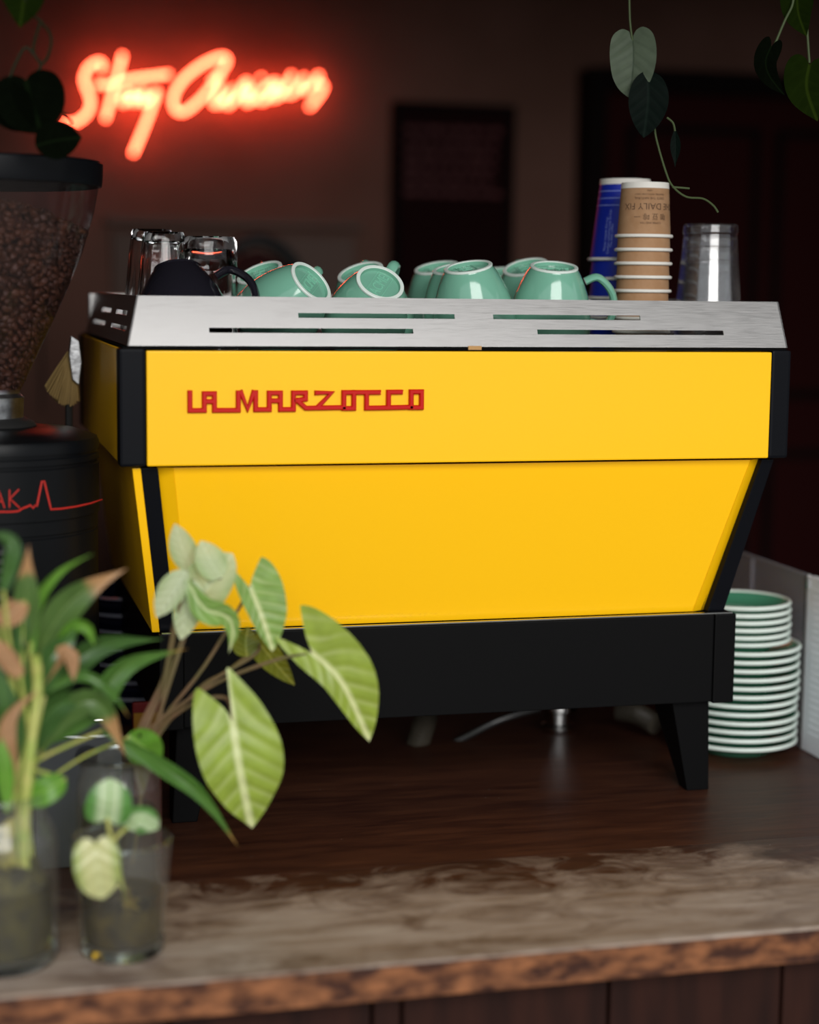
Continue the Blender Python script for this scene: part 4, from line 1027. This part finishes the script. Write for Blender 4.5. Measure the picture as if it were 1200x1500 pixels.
# ---- pothos cutting in the tumbler
tb = G(180, 1393); tx, ty = tb.x, tb.y
po = thing('pothos_cutting', 'small pale pothos cutting with three leaves rooting in the glass tumbler', 'plant', (tx, ty, .02)); o = tuple(po.location)
C_ = [([(157, 1198, ty-.01), (160, 1172, ty-.015), (161, 1140, ty-.01)], .037, ROUND, 0, 'pothos'),
      ([(186, 1212, ty), (206, 1200, ty-.005), (232, 1214, ty)], .024, OVAL, 15, 'pothos'),
      ([(140, 1238, ty-.052), (143, 1275, ty-.056), (150, 1317, ty-.054)], .036, ROUND, 0, 'pothosy')]
for pth, wd, shp, tw, mt in C_:
    pp_ = LP(pth); build_leaf(leaf_mb(pp_, wd, shp, tw, .15), LM[mt], po, o)
    MB().tube(cat([Vector((tx+.005, ty, .03)), P(178, 1290, ty), P(165, 1238, ty-.01), pp_[0]], 5), .0016, 7).build('stem', M['stem'], po, o, smooth=True)
for k in range(26):
    a = random.uniform(0, 6.28); r = random.uniform(.005, .030); z = random.uniform(.016, .05)
    pts = [Vector((tx+.005, ty, .045))]+[Vector((tx+math.cos(a+i*.7)*r*(i+1)/4, ty+math.sin(a+i*.7)*r*(i+1)/4, z*(1-i*.15)+.003*math.sin(i*2+k))) for i in range(4)]
    MB().tube(cat(pts, 4), .0009, 5).build('root', M['root'], po, o)

# ---- glass vessels
def vessel(name, label, c_, prof, th, group=None, water=None, rim=True, mat='jar', basez=.010):
    t = thing(name, label, 'jar' if name == 'glass_jar' else 'tumbler', (c_.x, c_.y, 0), group); o_ = (c_.x, c_.y, 0)
    inner = [(max(r-th, .001), z) for r, z in prof if z > basez]
    MB().lathe([(r, z) for r, z in prof if z >= basez-.0001], (c_.x, c_.y, 0), 48).build('wall', M[mat], t, o_, smooth=True)
    rb = prof[0][0]
    MB().lathe([(0, .0008), (rb*.93, .0006), (rb*.99, .003), (prof[1][0], basez-.0003), (prof[1][0]-th, basez-.0005), (0, basez-.003)], (c_.x, c_.y, 0), 48).build('base', M['base_glass'], t, o_, smooth=True)
    rt, zt2 = prof[-1]
    MB().tube([(c_.x+math.cos(a)*(rt-th/2), c_.y+math.sin(a)*(rt-th/2), zt2) for a in [2*math.pi*i/48 for i in range(48)]], th/2, 8, closed=True).build('rim', M['base_glass'], t, o_, smooth=True)
    return t
hb2 = P(180, 1228, ty).z
vessel('glass_tumbler', 'clear glass tumbler of murky water holding the pothos cutting', Vector((tx, ty, 0)), [(.0345, 0), (.0350, .010), (.0365, .04), (.0395, hb2*.8), (.0415, hb2)], .0022)
wz = .052
def water(cx__, cy__, r0, r1, z0_, z1_, lb, mt, kind_lbl):
    t = MB().lathe([(0, z0_), (r0, z0_), (r1, z1_), (0, z1_)], (cx__, cy__, 0), 40).build('water', mt, None, (cx__, cy__, z0_), smooth=True)
    return tag(t, lb, 'water', kind=None)
M['murk'] = thin_glass('murky_water', (.74, .66, .40), .3, .05, 1.2, .0)
M['murk2'] = thin_glass('green_murky_water', (.68, .66, .42), .3, .05, 1.2, .0)
water(tx, ty, .0315, .0335, .0115, wz, 'murky brown-green water in the glass tumbler', M['murk'], None)
q = MB().lathe([(0, .012), (.030, .012), (.0315, .016), (.031, .030), (.024, .040), (.012, .037), (0, .041)], (tx, ty, 0), 30); q.v = [v+Vector((0, 0, .004*math.sin(v.x*300)*math.cos(v.y*260) if v.z > .02 else 0)) for v in q.v]
q.build('root_mass', M['algae'], po, tuple(po.location), smooth=True)
# big left jar
sh = P(40, 1205, djy).z; tp = P(40, 1160, djy).z
RJ = abs(P(86, 1300, djy).x-djx)
vessel('glass_jar', 'big clear glass jar with shouldered neck at bottom left corner', Vector((djx, djy, 0)), [(RJ*.97, 0), (RJ, .010), (RJ, sh-.018), (RJ*.96, sh-.006), (RJ*.86, sh+.003), (RJ*.80, sh+.008), (RJ*.80, tp)], .003, group='glass jars holding plants')
water(djx, djy, RJ-.005, RJ-.005, .0115, sh-.05, 'green murky water in the big jar at bottom left', M['murk2'], None)
q = MB().lathe([(0, .012), (RJ*.80, .012), (RJ*.84, .03), (RJ*.80, .07), (RJ*.6, .085), (0, .08)], (djx, djy, 0), 30); q.v = [v+Vector((0, 0, .006*math.sin(v.x*200)*math.cos(v.y*180) if v.z > .05 else 0)) for v in q.v]
q.build('root_mass', M['algae'], dp, tuple(dp.location), smooth=True)
for k in range(30):
    a = random.uniform(0, 6.28); r = random.uniform(.006, RJ*.8); z = random.uniform(.03, .10)
    pts = [Vector((djx+.012, djy, .12)), Vector((djx+math.cos(a)*r*.5, djy+math.sin(a)*r*.5, z+.02)), Vector((djx+math.cos(a)*r, djy+math.sin(a)*r, z)), Vector((djx+math.cos(a+.5)*r, djy+math.sin(a+.5)*r, z-.02))]
    MB().tube(cat(pts, 4), .0011, 5).build('root', M['root'], dp, tuple(dp.location))
# rear jar
rt_ = P(176, 1108, jcy).z
RR = (P(236, 1200, jcy).x-P(112, 1200, jcy).x)/2*1.0
jc = Vector((P(174, 1200, jcy).x, jcy, 0))
vessel('glass_jar', 'clear glass jar standing behind the tumbler, holding the arrowhead plant', jc, [(RR*.96, 0), (RR, .010), (RR, rt_-.030), (RR*.97, rt_-.020), (RR*.88, rt_-.012), (RR*.88, rt_)], .0028, group='glass jars holding plants')
water(jc.x, jc.y, RR-.005, RR-.005, .0115, .085, 'dark still water in the rear glass jar', M['murk2'], None)

# ------------------------------------------------------------------ hanging vines, from the lintel
def vine(name, label, stems, leaves, loc, m='dstem', r=.0013):
    t = thing(name, label, 'plant', loc, 'vines hanging into the opening'); o_ = tuple(loc)
    for s in stems: MB().tube(cat(LP(s), 6), r, 7).build('stem', M[m], t, o_, smooth=True)
    for pth, wd, shp, tw, mt in leaves: build_leaf(leaf_mb(LP(pth), wd, shp, tw, .18, .01), LM[mt], t, o_)
    return t
def hang(px, y): p_ = P(px, 0, y); return p_
vy = -.06
def up(px, py, y): return None
def top_stem(px, py, y, t, m='dstem', r=.0013):
    a = P(px, py, y); MB().tube([a, Vector((a.x, a.y-.02, 1.0)), Vector((a.x-.01, -.20, 1.2))], r, 7).build('stem', M[m], t, tuple(t.location), smooth=True)
v1 = vine('hanging_vine', 'dark vine with looping stems hanging above the grinder at top left',
 [[(35, -5, vy), (48, 20, vy), (62, 34, vy), (75, 55, vy), (70, 82, vy), (60, 95, vy)], [(60, 30, vy), (50, 62, vy), (50, 80, vy), (60, 94, vy), (54, 106, vy)],
  [(60, 94, vy), (40, 70, vy), (28, 82, vy), (12, 118, vy), (8, 128, vy), (0, 128, vy)], [(62, 120, vy), (80, 155, vy), (100, 170, vy), (106, 184, vy)]],
 [([(34, -24, vy), (34, 5, vy), (29, 41, vy)], .040, HEART, 10, 'vine2'), ([(38, 118, vy), (46, 150, vy), (62, 196, vy)], .062, ROUND, 0, 'vine'), ([(12, 118, vy), (16, 150, vy), (48, 192, vy)], .042, OVAL, 20, 'vine'),
  ([(52, 214, vy-.01), (80, 206, vy-.01), (120, 201, vy-.01)], .034, OVAL, 0, 'vine')], tuple(P(40, 0, vy)))
top_stem(35, -5, vy, v1)
vy2 = .02
v2 = vine('hanging_vine', 'trailing vine with silvery and dark veined leaves hanging above the paper cups',
 [[(922, -5, vy2), (923, 30, vy2), (926, 56, vy2)], [(926, 56, vy2), (945, 100, vy2), (958, 180, vy2), (962, 205, vy2), (975, 250, vy2), (985, 272, vy2), (1005, 288, vy2), (1030, 291, vy2), (1045, 301, vy2), (1052, 311, vy2)],
  [(977, 172, vy2), (986, 180, vy2), (989, 192, vy2)], [(985, 274, vy2), (998, 275, vy2), (1010, 276, vy2)]],
 [([(927, 54, vy2), (928, 90, vy2-.004), (923, 144, vy2)], .047, ROUND, 5, 'silver'), ([(948, 104, vy2-.01), (950, 145, vy2-.014), (943, 202, vy2-.01)], .041, OVAL, -5, 'glossy'), ([(989, 190, vy2), (990, 215, vy2), (989, 246, vy2)], .011, LANCE, 10, 'glossy')],
 tuple(P(922, 0, vy2)), 'vstem', .0011)
top_stem(922, -5, vy2, v2, 'dstem')
vy3 = -.02
v3 = vine('hanging_vine', 'green heart-leaved vine hanging in the top right corner',
 [[(1163, -5, vy3), (1160, 10, vy3), (1150, 30, vy3), (1134, 68, vy3)], [(1180, -5, vy3), (1183, 50, vy3), (1186, 92, vy3)]],
 [([(1168, -12, vy3), (1170, 20, vy3), (1182, 54, vy3)], .034, HEART, 10, 'vine2'), ([(1130, 68, vy3), (1122, 90, vy3), (1128, 112, vy3), (1150, 140, vy3)], .025, HEART, 15, 'vine'),
  ([(1186, 95, vy3), (1182, 130, vy3), (1198, 178, vy3)], .048, HEART, -5, 'vine2')], tuple(P(1170, 0, vy3)), 'vstem')
top_stem(1163, -5, vy3, v3); top_stem(1180, -5, vy3, v3)
